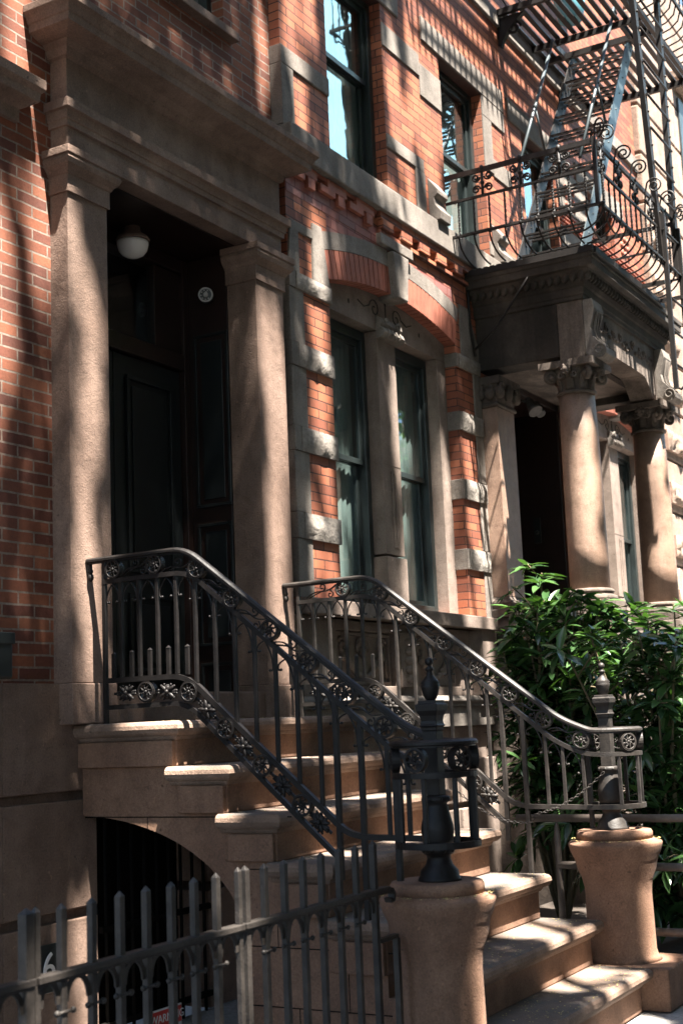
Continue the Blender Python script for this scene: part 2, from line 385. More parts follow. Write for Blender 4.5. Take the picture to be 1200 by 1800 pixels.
# door leaves
for k,(a,b) in enumerate(((5.31,5.952),(5.958,6.60))):
    d=MB(); d.box(a,b,.44,.49,.22,2.22)
    dr=obj('door',d,DOORB,H1,.004)
    pm=MB()
    for (z0,z1) in ((.34,.80),(.92,2.10)):
        x0,x1=a+.1,b-.1; t=.028
        for q in ((x0,x1,z0,z0+t),(x0,x1,z1-t,z1),(x0,x0+t,z0+t,z1-t),(x1-t,x1,z0+t,z1-t)):
            pm.box(q[0],q[1],.418,.44,q[2],q[3])
        pm.box(x0+.06,x1-.06,.428,.44,z0+.06,z1-.06)
    obj('door_panel',pm,DOORB,dr,.004)
df=MB()
df.box(5.256,5.305,.40,.52,.21,2.95); df.box(6.605,6.654,.40,.52,.21,2.95); df.box(5.305,6.605,.40,.52,2.225,2.33); df.box(5.305,6.605,.40,.52,2.86,2.95)
df.box(5.305,5.56,.43,.49,2.33,2.86); df.box(6.35,6.605,.43,.49,2.33,2.86)
dfo=obj('door_frame',df,DOORW,H1,.005)
tp=MB(); tp.box(5.56,6.35,.462,.468,2.33,2.86); obj('transom_pane',tp,GLASS,dfo)
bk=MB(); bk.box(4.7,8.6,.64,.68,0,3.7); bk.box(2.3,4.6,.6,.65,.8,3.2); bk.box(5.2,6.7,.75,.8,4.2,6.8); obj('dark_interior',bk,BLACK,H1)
# pilasters
def portico_pilaster(x0,x1):
    yf=-.117
    s=MB(); s.box(x0,x1,yf,.10,.25,2.74)
    p=obj('pilaster',s,BROWN,H1,.005)
    q=MB(); q.box(x0-.012,x1+.012,yf-.014,.10,.052,.249); obj('plinth',q,BROWN,p,.006)
    c=MB(); c.wrap3([(.012,2.731),(.012,2.826),(.018,2.828),(.026,2.845),(.048,2.868),(.058,2.895),(.05,2.912),(.062,2.914),(.062,2.954)],x0,x1,yf,.104)
    obj('capital',c,BROWN,p,.004)
    return p
portico_pilaster(4.95,5.255); portico_pilaster(6.655,6.965)
en=MB(); en.box(4.95,6.965,-.117,-.004,2.957,3.56)
e_=obj('entablature',en,BROWN,H1,.004)
ar=MB(); ar.wrap3([(.001,3.085),(.016,3.087),(.016,3.118),(.024,3.122),(.03,3.165),(.05,3.168),(.05,3.216),(.001,3.23)],4.95,6.965,-.117,-.003); obj('architrave_moulding',ar,BROWN,e_,.003)
co=MB(); co.wrap3([(.001,3.46),(.02,3.47),(.03,3.51),(.055,3.535),(.155,3.56),(.158,3.60),(.165,3.603),(.178,3.635),(.196,3.655),(.196,3.693),(.03,3.80),(.0,3.80)],4.95,6.965,-.117,-.003); obj('cornice',co,BROWN,e_,.003)
# parlour window lintel cornice at far left
lc=MB(); lc.wrap3([(.0,3.03),(.0,3.10),(.03,3.12),(.07,3.145),(.075,3.19),(.095,3.21),(.095,3.262),(.0,3.30)],2.5,4.70,-.03,-.002)
obj('window_cornice',lc,BROWN,H1,.004)
sl=MB(); sl.box(5.22,6.642,-.065,.12,4.312,4.371); obj('window_sill',sl,BROWN,H1,.006)
sash_window(H1,5.35,6.558,4.372,6.55,.14,5.5,True,.05,SASH)
sash_window(H1,2.5,4.45,.9,3.0,.14,2.0,True,.05,SASH)

# vestibule lamp, camera, wall box
L=thing('ceiling_light','white glass half-globe ceiling light hanging inside the dark doorway','ceiling light',(5.985,.30,2.957))
gl=MB(); gl.lathe((5.985,.30,2.765),[(.004,0),(.035,.006),(.065,.022),(.084,.047),(.093,.08),(.094,.098)],28); obj('globe',gl,WHITEG,L)
cp=MB(); cp.lathe((5.985,.30,2.865),[(.099,0),(.101,.012),(.09,.03),(.05,.055),(.045,.091)],24); obj('canopy',cp,BROWN,L)
K=thing('security_camera','small round white security camera mounted high on the dark doorway side wall','camera',(6.655,.235,2.69))
kb=MB(); d=Vector((-.86,-.5,-.12)).normalized(); c0=Vector((6.64,.245,2.69))
kb.tube([c0,c0+d*.015,c0+d*.06],.045,20,(0,0,1)); obj('housing',kb,BOXBLK,K)
kr=MB(); c1=c0+d*.062; u=d.cross(V(0,0,1)).normalized(); w=u.cross(d)
kr.tube([c1+(u*math.cos(t)+w*math.sin(t))*.042 for t in [2*PI*i/24 for i in range(24)]],.0065,6,tuple(d),True); obj('lens_ring',kr,WHITEP,K)
kl=MB()
kl.ball(c1,.016); kl.ball(c1+w*.012-u*.005+d*.012,.007)
for i in range(7):
    t=2*PI*i/9-2.2; kl.ball(c1+(u*math.cos(t)+w*math.sin(t))*.029,.0045)
obj('lens',kl,WHITEP,K)
WB=thing('wall_box','black metal box fixed to the brick wall at the far left','box',(4.40,-.05,.26))
b=MB(); b.box(4.2,4.571,-.10,-.002,.268,.475); obj('case',b,BOXBLK,WB,.01)
b=MB(); b.box(4.19,4.578,-.108,-.102,.425,.478); obj('lid',b,BOXBLK,WB,.004)

# ================================================================== STOOP
ST=thing('stone_stoop','worn brownstone stoop of seven steps with a dark arch in its side','stoop',(5.9,-1.2,GZ))
for k in range(7):
    z=ZT[k]; y=YT[k]; zb=(ZT[k+1] if k<6 else GZ)-.001
    dl,dr=(0,0) if k<5 else (.0,.0)
    xr=XB if k<6 else 6.765
    xa=XA if k<5 else 5.16
    m=MB()
    yb=(-.05 if k==0 else YT[k-1]+.055)
    # riser block
    m.box(xa+.055,xr-.045,y+.055,(-.048 if k==0 else y+.34),zb,z-.07)
    t=obj('step',m,REDST,ST,.008)
    m=MB(); yback=(-.047 if k==0 else yb+.03)
    m.wrap3([(-.056,z-.088),(-.045,z-.086),(-.036,z-.074),(-.034,z-.066),(-.016,z-.064),(-.004,z-.052),(.003,z-.036),(.0,z-.018),(-.009,z-.006),(-.024,z)],xa+.0,xr,y,yback)
    obj('tread',m,BROWNSTEP,t,.003)
sw=MB()
def arch(y):
    q=max(0,1-(y/.985)**2); return -.955+.57*math.sqrt(q)
def top(y):
    k=0
    for i in range(7):
        if y<=YT[i]+.062: k=i+1
    return (ZT[k]-.0895) if k<7 else GZ
ys=[-.047]; bps=sorted([-.05*i for i in range(1,46)]+[y+.062 for y in YT]+[-.985],reverse=True)
ys+= [b for b in bps if -2.25<b<-.0475]
def side_wall(x0,x1):
    for i in range(len(ys)-1):
        a,b=ys[i],ys[i+1]; mid=(a+b)/2
        if abs(a-b)<1e-6: continue
        tz=top(mid)
        la,lb=(arch(a),arch(b)) if mid>-.985 else (GZ,GZ)
        la=min(la,tz); lb=min(lb,tz)
        sw.add([(x0,a,la),(x0,b,lb),(x0,b,tz),(x0,a,tz),(x1,a,la),(x1,b,lb),(x1,b,tz),(x1,a,tz)],
               [(0,1,2,3),(7,6,5,4),(0,4,5,1),(3,2,6,7)]+([(1,5,6,2)] if abs(top((ys[i+1]+ys[min(i+2,len(ys)-1)])/2)-tz)>1e-6 or i==len(ys)-2 else []))
    # straight jamb below arch springing
    sw.add([(x0,-.985,GZ),(x0,-.985,arch(-.985)),(x1,-.985,arch(-.985)),(x1,-.985,GZ)],[(0,1,2,3)])
side_wall(XA+.066,XA+.30)
raw_obj('side_wall',sw,REDST,ST)
jt=MB()   # thin recessed ashlar joints cut as dark beads
for (y0,y1,z) in ((-.06,-1.24,-.392),(-.93,-1.5,-.62),(-1.0,-1.9,-.95),(-1.0,-1.95,-1.2)):
    jt.box(XA+.0652,XA+.068,y0,y1,z-.0025,z+.0025)
for (y,z0,z1) in ((-.44,-.45,-.392),(-1.15,-.95,-.62),(-1.5,-1.2,-.95),(-1.25,-1.46,-1.2)):
    jt.box(XA+.0652,XA+.068,y-.002,y+.002,z0,z1)
obj('mortar_joint',jt,BLACK,ST)
cv=MB()
# projecting returns under each nosing end (the stepped blocks seen on the side)
for k in range(0,6):
    y=YT[k]; z=ZT[k]
    zb=ZT[k+1]-.0
    cv.box(XA+.03,XA+.0655,y+.06,(-.048 if k==0 else y+.30),zb+.002,z-.09)
obj('side_return',cv,REDST,ST,.004)
sw=MB(); side_wall(XB-.28,XB-.05); raw_obj('side_wall',sw,REDST,ST)

# petals lying on the treads
pe=MB()
for i in range(1500):
    k=random.choices(range(7),[2,2,2,3,4,5,6])[0]
    x=random.uniform(XA+.05,XB-.05); y=YT[k]+random.random()**1.3*.27+.012; z=ZT[k]+.002
    if random.random()<.25:
        x=6.9; a=random.uniform(0,6.28); r=random.uniform(.19,.235); 
        if random.random()<.5: x,y,z=7.01+r*math.cos(a),-2.037+r*math.sin(a),-.655
        else: x,y,z=4.91+r*math.cos(a),-2.03+r*math.sin(a),-.672
    s=random.uniform(.002,.0045); a=random.uniform(0,6.28)
    pe.add([(x+s*math.cos(a+q*PI/2)*(1.6 if q%2 else 1),y+s*math.sin(a+q*PI/2)*(1.6 if q%2 else 1),z+random.uniform(0,.003)) for q in range(4)],[(0,1,2,3)])
setp(obj('fallen_petals',pe,PETAL),'tiny yellow petals scattered over the stoop treads','petals',None,'stuff')

# ------------------------------------------------------------------ stone pedestals with iron newels
def pedestal(x,y,zr,R,label):
    P=thing('stone_pedestal',label,'pedestal',(x,y,GZ))
    k=R/.24
    m=MB(); rs=.168*k
    m.lathe((x,y,zr),[(rs+.03,-.595),(rs+.012,-.575),(rs+.004,-.545),(rs+.002,-.40),(rs,-.26),(rs+.003,-.225),(rs+.012,-.185),(rs+.032,-.135),(R-.030,-.085),(R-.013,-.05),(R-.004,-.02),(R,-.004),(R-.004,.003),(R-.03,.012),(.192*k,.02)],48)
    obj('drum',m,REDST,P)
    c=MB(); c.lathe((x,y,zr),[(.194*k,.0201),(.194*k,.05),(.187*k,.062),(.17*k,.066)],48); obj('cap',c,REDST,P)
    q=MB(); q.box(x-.235,x+.225,y-.31,y+.235,GZ-.004,zr-.594); obj('base_block',q,REDST,P,.012)
pedestal(4.91,-2.03,-.69,.232,'round brownstone pedestal beside the front fence, carrying the left iron newel')
pedestal(7.01,-2.037,-.672,.246,'round brownstone pedestal in front of the shrub, carrying the right iron newel')
def newel(x,y,z0,label,mat):
    P=thing('newel_post',label,'newel post',(x,y,z0))
    m=MB(); m.lathe((x,y,z0),[(.088,0),(.085,.012),(.078,.02),(.075,.04),(.055,.062),(.047,.085),(.05,.10),(.062,.105),(.062,.12),(.064,.135)],28); obj('base',m,mat,P)
    m=MB(); m.lathe((x,y,z0),[(.06,.135),(.062,.16),(.066,.19),(.064,.215),(.055,.25),(.047,.285),(.043,.30),(.055,.306),(.055,.325),(.044,.33)],28)
    for k in range(8):
        a=k*PI/4; m.ball((x+.052*math.cos(a),y+.052*math.sin(a),z0+.316),.010,nu=6,nv=4)
        m.ball((x+.06*math.cos(a),y+.06*math.sin(a),z0+.12),.012,nu=6,nv=4)
    obj('vase',m,mat,P)
    m=MB(); m.lathe((x,y,z0),[(.031,.33),(.031,.585)],4,False,True)
    m.lathe((x,y,z0),[(.034,.585),(.035,.60),(.042,.605),(.036,.612),(.034,.625),(.038,.645),(.048,.665),(.050,.69),(.041,.694),(.041,.706)],4,False,True)
    obj('shaft',m,mat,P,.003)
    m=MB(); m.lathe((x,y,z0),[(.018,.706),(.023,.712),(.031,.73),(.037,.755),(.039,.766),(.035,.769),(.039,.776),(.030,.788),(.015,.806),(.011,.822),(.018,.828),(.018,.835),(.008,.842),(.008,.846)],24)
    m.ball((x,y,z0+.862),.0175,nu=14,nv=10); obj('finial',m,mat,P)
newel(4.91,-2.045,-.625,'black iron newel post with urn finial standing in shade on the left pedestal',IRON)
newel(7.01,-2.03,-.607,'sunlit-toned iron newel post with urn finial in front of the shrub leaves',IRONG)

# ------------------------------------------------------------------ stair railings
def interp(pts,y):
    for (a,b) in zip(pts,pts[1:]):
        if b[0]<=y<=a[0]:
            t=(a[0]-y)/(a[0]-b[0]); return a[1]+t*(b[1]-a[1])
    return pts[-1][1]
def roundpath(pts, r=.07, n=5):
    out=[Vector(pts[0])]
    for a,b,c in zip(pts,pts[1:],pts[2:]):
        a,b,c=Vector(a),Vector(b),Vector(c); d1=(a-b); d2=(c-b); q=min(r,d1.length*.45,d2.length*.45)
        p0=b+d1.normalized()*q; p1=b+d2.normalized()*q
        for i in range(n+1):
            t=i/n; out.append(p0*(1-t)**2+b*2*t*(1-t)+p1*t*t)
    out.append(Vector(pts[-1])); return out
HAND=[(-.12,.845),(-.72,.848),(-1.84,-.02),(-2.0,-.085),(-2.06,-.088)]
SEC=[(-.22,.735),(-.735,.738),(-1.80,-.135),(-1.96,-.205),(-2.06,-.212)]
B1=[(-.22,.254),(-.71,.254),(-1.535,-.455),(-1.62,-.475),(-2.06,-.482)]
B2=[(-.22,.125),(-.71,.13),(-1.47,-.545),(-1.50,-.56)]
def spiral(c,u,w,r0,r1,a0,turns,n=22):
    out=[]
    for i in range(n+1):
        t=i/n; a=a0+turns*2*PI*t; r=r0+(r1-r0)*t
        out.append(Vector(c)+u*math.cos(a)*r+w*math.sin(a)*r)
    return out
def rosette(mb,c,u,w,nrm,R=.044):
    c=Vector(c)
    ring=lambda r,off:[c+nrm*off+(u*math.cos(t)+w*math.sin(t))*r for t in [2*PI*i/24 for i in range(24)]]
    mb.sweep(ring(R,0),[(-.016,-.004),(.016,-.004),(.016,.004),(-.016,.004)],tuple(nrm),True,False)
    mb.tube(ring(R-.004,-.014),.0035,5,tuple(nrm),True)
    mb.ball(c-nrm*.012,.009,nu=8,nv=5)
    for k in range(8):
        a=k*PI/4
        p=[]
        for i in range(8):
            t=i/7; aa=a+.9*math.sin(t*PI*.9)*t; r=.008+(R-.014)*t
            p.append(c-nrm*.012+(u*math.cos(aa)+w*math.sin(aa))*r)
        e=p[-1]; d=(u*math.cos(a+1.2)+w*math.sin(a+1.2))
        p+= [e+d*.006-(u*math.cos(a)+w*math.sin(a))*.002, e+d*.009-(u*math.cos(a)+w*math.sin(a))*.008]
        mb.tube(p,.0042,5,tuple(nrm))
        mb.ball(p[-1],.0052,nu=5,nv=4)
        mb.ball(c-nrm*.012+(u*math.cos(a+.4)+w*math.sin(a+.4))*R*.36,.0058,nu=5,nv=4)
def leaforn(mb,c,u,w,nrm):
    c=Vector(c)
    for sx in (-1,1):
        for k in range(4):
            a=[.12,.62,1.05,1.45][k]; ln=[.052,.046,.038,.028][k]
            for sy in (-1,1):
                d=u*math.cos(a)*sx+w*math.sin(a)*sy
                q=d.cross(nrm).normalized()
                M=Matrix((d*ln*.55,q*.0105,nrm*.010)).transposed()
                mb.ball(c+d*ln*.55-nrm*.006*(k%2+.4),1,nu=8,nv=6,mat=M)
                mb.ball(c+d*ln*1.02-nrm*.008,.0062,nu=6,nv=4)
    mb.ball(c-nrm*.016,.011,nu=8,nv=5)
def railing(X,sgn,label,mat):
    # sgn: direction (in x) in which the volute turns round the newel
    P=thing('stair_railing',label,'railing',(X,-1.2,-.6))
    nrm=V(1,0,0)
    cx=X+sgn*.158; cy=-2.045; r=.158
    def vol(z,a0=0,a1=250):
        # arc starts at rail side and turns via the street side
        out=[]
        for i in range(0,29):
            a=math.radians(a0+(a1-a0)*i/28)
            out.append(V(cx-sgn*r*math.cos(a),cy-r*math.sin(a),z))
        return out
    def full(pts,z_end,arc=True,rr=.09):
        p=roundpath([(X,y,z) for y,z in pts],rr)
        if arc:
            p=[q for q in p if q.y>cy+.005]; p+= vol(z_end)
        return p
    # handrail: moulded cap
    sec=[(-.021,-.006),(-.021,.004),(-.012,.012),(0,.015),(.012,.012),(.021,.004),(.021,-.006),(.010,-.010),(.010,-.016),(-.010,-.016),(-.010,-.010)]
    def railsweep(path,secn,name,smooth=False):
        m=MB(); pts=[Vector(p) for p in path]; vs=[]; n=len(pts); k=len(secn)
        for i,p in enumerate(pts):
            t=(pts[min(i+1,n-1)]-pts[max(i-1,0)]).normalized()
            s=V(0,0,1).cross(t); s.normalize(); u=t.cross(s)
            for (a,b) in secn: vs.append(p+s*a+u*b)
        fs=[]
        for i in range(n-1):
            for j in range(k): fs.append((i*k+j,i*k+(j+1)%k,(i+1)*k+(j+1)%k,(i+1)*k+j))
        fs.append(tuple(range(k))[::-1]); fs.append(tuple((n-1)*k+j for j in range(k)))
        m.add(vs,fs,False); return obj(name,m,mat,P)
    railsweep(full(HAND,-.088),sec,'handrail')
    flat=lambda w,h:[(-w/2,-h/2),(w/2,-h/2),(w/2,h/2),(-w/2,h/2)]
    railsweep(full(SEC,-.212),flat(.024,.022),'upper_rail')
    railsweep(full(B1,-.482),flat(.026,.024),'lower_rail')
    railsweep(full(B2,0,False),flat(.022,.022),'bottom_rail')
    # wall bracket
    m=MB(); m.tube([(X,-.135,.835),(X,-.135,.80),(X,-.137,.775)],.009,8); m.ball((X,-.135,.765),.016,.016,.022,nu=8,nv=6); m.ball((X,-.135,.795),.014,nu=8,nv=5)
    obj('wall_bracket',m,mat,P)
    # posts and balusters
    ys=[-.325,-.435,-.545,-.655,-.765,-.875,-.983,-1.09,-1.2,-1.308,-1.42,-1.745,-1.84,-1.95]
    long=[(-.222,.04,.83),(-1.50,-.625,None),(-1.62,-.84,None)]
    for (y,zb,zt) in long:
        zt=zt if zt else interp(SEC,y)-.012
        m=MB(); h=.0115 if zt<.7 else .0105
        m.box(X-h,X+h,y-h,y+h,zb-.03,zt); obj('post',m,mat,P,.002)
    for y in ys:
        zt=interp(SEC,y)-.010; zb=interp(B1,y)+.010
        m=MB(); m.box(X-.0088,X+.0088,y-.0088,y+.0088,zb,zt); obj('baluster',m,mat,P,.002)
    for q in (35,80,125,170,215,248):
        a=math.radians(q); bx,by=cx-sgn*r*math.cos(a),cy-r*math.sin(a)
        m=MB(); hh=.0115 if q==248 else .0088
        m.box(bx-hh,bx+hh,by-hh,by+hh,(-.47 if q!=248 else -.655),(-.223 if q!=248 else -.10)); obj('baluster' if q!=248 else 'post',m,mat,P,.002)
    for i in range(5):
        y=-.275-.11*i; m=MB(); z=interp(B1,y)+.01
        m.box(X-.0088,X+.0088,y-.0088,y+.0088,z,z+.115+.012*i*.3)
        zt=z+.115+.012*i*.3
        m.add([(X-.010,y-.010,zt),(X+.010,y-.010,zt),(X+.010,y+.010,zt),(X-.010,y+.010,zt),(X,y,zt+.012)],[(0,1,4),(1,2,4),(2,3,4),(3,0,4)])
        obj('spike',m,mat,P)
    # arched hooks under the upper rail
    allY=sorted([l[0] for l in long]+ys,reverse=True)
    for a,b in zip(allY,allY[1:]):
        m=MB(); mid=(a+b)/2
        if abs(a-b)>.14: continue
        for (y0,s) in ((a,-1),(b,1)):
            z0=interp(SEC,y0)-.03; zm=interp(SEC,mid)-.014
            p=[]
            for i in range(9):
                t=i/8; yy=y0+(mid-y0)*(.24+.76*t*t if False else (.24+.76*math.sin(t*PI/2)**1.6)); 
                zz=(z0-.065)+(zm-(z0-.065))*(math.sin(t*PI/2)**.75)
                p.append(V(X,yy,zz))
            e=p[0]; q=[e+V(0,s*.006,-.012),e+V(0,s*.016,-.010)]
            m.tube(q[::-1]+p,.0042,5); m.ball(q[-1],.007,nu=6,nv=4)
        obj('arch_hook',m,mat,P)
    # rosettes between handrail and upper rail
    ry=[-.285,-.535,-.785,-.98,-1.18,-1.375,-1.56,-1.745,-1.95]
    if sgn>0: ry=ry[1:]
    ros=[]
    for y in ry:
        z=(interp(HAND,y)+interp(SEC,y))/2; c=V(X,y,z)
        dz=(interp(HAND,y-.03)-interp(HAND,y+.03)); 
        ros.append(c); m=MB(); rosette(m,c,V(0,1,0),V(0,0,1),nrm); obj('rosette',m,mat,P)
    for q in (55,115,180,235):
        a=math.radians(q); rad=V(-sgn*math.cos(a),-math.sin(a),0); c=V(cx,cy,-.15)+rad*r
        m=MB(); rosette(m,c,rad.cross(V(0,0,1)),V(0,0,1),rad if rad.x>0 else -rad); obj('rosette',m,mat,P)
    if sgn>0: ros=[V(X,-.235,.79)]+ros
    # s-scrolls between rosettes
    for a,b in zip(ros,ros[1:]):
        d=(b-a).normalized(); n_=V(1,0,0).cross(d); 
        if n_.z<0: n_=-n_
        L_=(b-a).length
        if L_<.14: continue
        s0=a+d*.045-n_*.036; s1=b-d*.045+n_*.030
        m=MB()
        p=[]
        for i in range(13):
            t=i/12; p.append(s0.lerp(s1,t)+n_*(.012*math.sin(t*2*PI)))
        m.bar(p,.014,.0055)
        c1=a+d*(L_*.52)+n_*.022; m.tube(spiral(c1,d,n_,.026,.006,-1.9,1.15),.0042,5)
        m.tube([s0+d*.02,s0.lerp(c1-n_*.026,.6),c1-n_*.026+d*(-.008)],.0042,5)
        c2=b-d*(L_*.30)-n_*.026; m.tube(spiral(c2,d,n_,.022,.005,1.6,-1.15),.0042,5)
        obj('scroll',m,mat,P)
    # lower ornamental band
    by=[-.475,-.725,-.925,-1.12,-1.32]
    if True:
        pts=[]
        for y in by:
            pts.append(V(X,y,(interp(B1,y)+interp(B2,y))/2))
        pts=[V(X,-.235,.19)]+pts+[V(X,-1.49,(interp(B1,-1.49)+interp(B2,-1.49))/2)]
        for c in pts[1:-1]:
            m=MB(); rosette(m,c,V(0,1,0),V(0,0,1),nrm,.046); obj('rosette',m,mat,P)
        for a,b in zip(pts,pts[1:]):
            d=(b-a).normalized(); n_=V(1,0,0).cross(d); mid=(a+b)/2
            m=MB(); leaforn(m,mid,d,n_,nrm); m.bar([a+d*.04,mid-d*.02,b-d*.04],.008,.012); obj('leaf_ornament',m,mat,P)
RAILL=IRON
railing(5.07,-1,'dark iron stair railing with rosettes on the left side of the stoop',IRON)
railing(6.85,1,'sunlit-toned iron stair railing with rosettes along the right side of the stoop',IRONG)

# chain hanging between the volute and the rail of the right railing
ch=MB()
pa=V(6.86,-2.07,-.30); pb=V(6.70,-1.30,-.38); n=46
pts=[]
for i in range(n+1):
    t=i/n; p=pa.lerp(pb,t); p.z-= .20*4*t*(1-t)*(.85 if t<.5 else 1.05); pts.append(p+V(-.035,0,0))
for i in range(n):
    a,b=pts[i],pts[i+1]; d=(b-a).normalized(); c=(a+b)/2
    u=d.cross(V(1,0,0)).normalized(); 
    if i%2: u=d.cross(u).normalized()
    lp=[c+d*(.0115*math.cos(q))+u*(.0065*math.sin(q)) for q in [2*PI*k/10 for k in range(10)]]
    ch.tube(lp,.0022,5,tuple(d.cross(u)),True)
solo('chain',ch,IRONG,'thin iron chain sagging across the lower end of the right stair railing','chain')

# ------------------------------------------------------------------ front fence and gate
FY=-1.95; FR=-.62
def picket_mb(x,zt=-.44,w=.0105,z0=GZ+.03):
    m=MB(); m.box(x-w,x+w,FY-w,FY+w,z0,zt-.016)
    zt2=zt-.016; m.add([(x-w,FY-w,zt2),(x+w,FY-w,zt2),(x+w,FY+w,zt2),(x-w,FY+w,zt2),(x,FY,zt)],[(0,1,4),(1,2,4),(2,3,4),(3,0,4)])
    return m
def fence_part(P,xs,x0,x1,posts=(),thick=.0118):
    m=MB(); m.box(x0,x1,FY-.020,FY+.020,FR-.016,FR+.004); m.box(x0,x1,FY-.012,FY+.012,FR-.022,FR-.016); obj('top_rail',m,IRONG,P,.003)
    m=MB(); m.box(x0,x1,FY-.018,FY+.018,GZ+.10,GZ+.13); obj('bottom_rail',m,IRONG,P,.003)
    for x in xs:
        o=obj('picket',picket_mb(x,-.44+random.uniform(-.002,.002)),IRONG,P,.0015)
        k=MB(); k.tube([(x-.030,FY-.011,-.722),(x+.030,FY-.011,-.722)],.0045,6,(0,0,1))
        for s in (-1,1): k.ball((x+s*.031,FY-.011,-.722),.009,nu=8,nv=6)
        obj('collar',k,IRONG,o)
    for x in posts:
        obj('post',picket_mb(x,-.436,thick,GZ-.02),IRONG,P,.002)
    allx=sorted(list(xs)+list(posts))
    for a,b in zip(allx,allx[1:]):
        if b-a<.07 or b-a>.16: continue
        m=MB(); c=(a+b)/2; rr=(b-a)/2-.016; p=[]
        for i in range(13):
            t=PI*i/12; p.append((c+rr*math.cos(t),FY,-.70+.062*math.sin(t)))
        m.bar(p,.006,.016,(0,1,0)); obj('arch_hook',m,IRONG,P)
F=thing('iron_fence','grey iron picket fence section between the gate and the left stone pedestal','fence',(4.15,FY,GZ))
fence_part(F,[3.805,3.926,4.046,4.168,4.290,4.411],3.672,4.64,[3.694,4.545])
m=MB(); sp=[(4.64,FY,FR-.006),(4.668,FY,FR-.010),(4.682,FY,FR-.03),(4.675,FY,FR-.052),(4.655,FY,FR-.055),(4.648,FY,FR-.04)]
m.bar(sp,.03,.010,(0,1,0)); obj('rail_scroll',m,IRONG,F)
m=MB(); m.box(4.56,4.70,FY-.012,FY+.012,-.815,-.80); m.box(4.69,4.712,FY-.011,FY+.011,GZ,-.8155); obj('return_bar',m,IRONG,F)
G=thing('iron_gate','grey iron picket gate in front of the basement arch','gate',(3.2,FY,GZ))
fence_part(G,[2.827,2.949,3.068,3.187,3.305,3.419,3.534],2.722,3.664,[2.728,3.655],.0095)
m=MB(); m.box(3.53,3.655,FY-.024,FY-.016,-1.0,-.965); m.box(3.62,3.70,FY-.034,FY-.025,-.985,-.972); obj('latch',m,IRONG,G,.002)
F2=thing('iron_fence','grey iron picket fence section left of the gate at the photo edge','fence',(2.2,FY,GZ))
fence_part(F2,[2.57,2.45,2.33,2.21,2.09],1.9,2.712,[2.693],.0155)
# basement gate below the stoop, sign, number plate
BG=thing('basement_gate','black iron bar gate in the dark arch under the stoop','gate',(5.5,-.06,GZ))
for i in range(9):
    m=MB(); x=5.24+i*.10; m.tube([(x,-.06,GZ),(x,-.06,-.40)],.009,8); obj('bar',m,BLACK,BG)
m=MB(); m.box(5.2,6.09,-.072,-.048,-.95,-.92); m.box(5.2,6.09,-.072,-.048,-1.40,-1.37); obj('cross_bar',m,BLACK,BG)
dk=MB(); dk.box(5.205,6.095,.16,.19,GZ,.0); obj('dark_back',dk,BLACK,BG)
SG=thing('warning_sign','small red and white warning sign on the dark basement gate, behind the fence pickets','sign',(5.64,-.1,-1.55))
m=MB(); m.box(5.515,5.765,-.108,-.10,-1.60,-1.372); obj('plate',m,SIGNW,SG,.004)
m=MB(); m.box(5.523,5.757,-.1105,-.1085,-1.46,-1.381); obj('red_field',m,SIGNR,SG)
def text(name,body,size,loc,rot,mat,parent,ext=.001):
    cu=bpy.data.curves.new(name,'FONT'); cu.body=body; cu.size=size; cu.extrude=ext; cu.align_x='CENTER'; cu.align_y='CENTER'
    t=bpy.data.objects.new(name,cu); COL.objects.link(t); bpy.context.view_layer.update()
    me=bpy.data.meshes.new_from_object(t); bpy.data.objects.remove(t); bpy.data.curves.remove(cu)
    M=Matrix.Translation(Vector(loc))@Matrix.Rotation(rot,4,'X'); me.transform(M)
    me.materials.append(mat); o=bpy.data.objects.new(name,me); COL.objects.link(o); o.parent=parent; o.location=-parent.location
    return o
text('lettering','WARNING',.056,(5.64,-.1125,-1.42),PI/2,SIGNW,SG)
PL=thing('number_plaque','black square house number plaque on the basement wall','sign',(4.9,-.05,-1.16))
m=MB(); m.box(4.782,4.918,-.058,-.0455,-1.16,-.945); obj('plate',m,BOXBLK,PL,.003)
text('numeral','6',.18,(4.838,-.060,-1.05),PI/2,SIGNW,PL,.002)

# ================================================================== SECOND HOUSE
H2=thing('polychrome_brick_house','ornate red brick and grey stone house with arched windows and a columned porch','house',(11.1,0,GZ))
Y2=-.08
UW=[(7.71,8.565),(9.58,10.43),(11.35,12.2),(13.12,13.97)]
ops=[(7.61,9.6,.79,3.47),(12.70,14.69,.79,3.47),(10.42,11.95,.2,3.05)]+[(a,b,3.93,5.49) for a,b in UW]
raw_obj('wall',wall_grid(7.094,15.0,.69,9.5,ops+[(10.42,11.95,.69,3.05)],Y2,.30),BRICKR,H2)
# mauve face brick field above the arch, laid 3 mm proud
for x0,x1 in ((7.10,8.34),):
    m=MB(); m.box(x0,x1,Y2-.003,Y2+.01,3.474,3.60); obj('face_brick',m,BRICKP,H2)
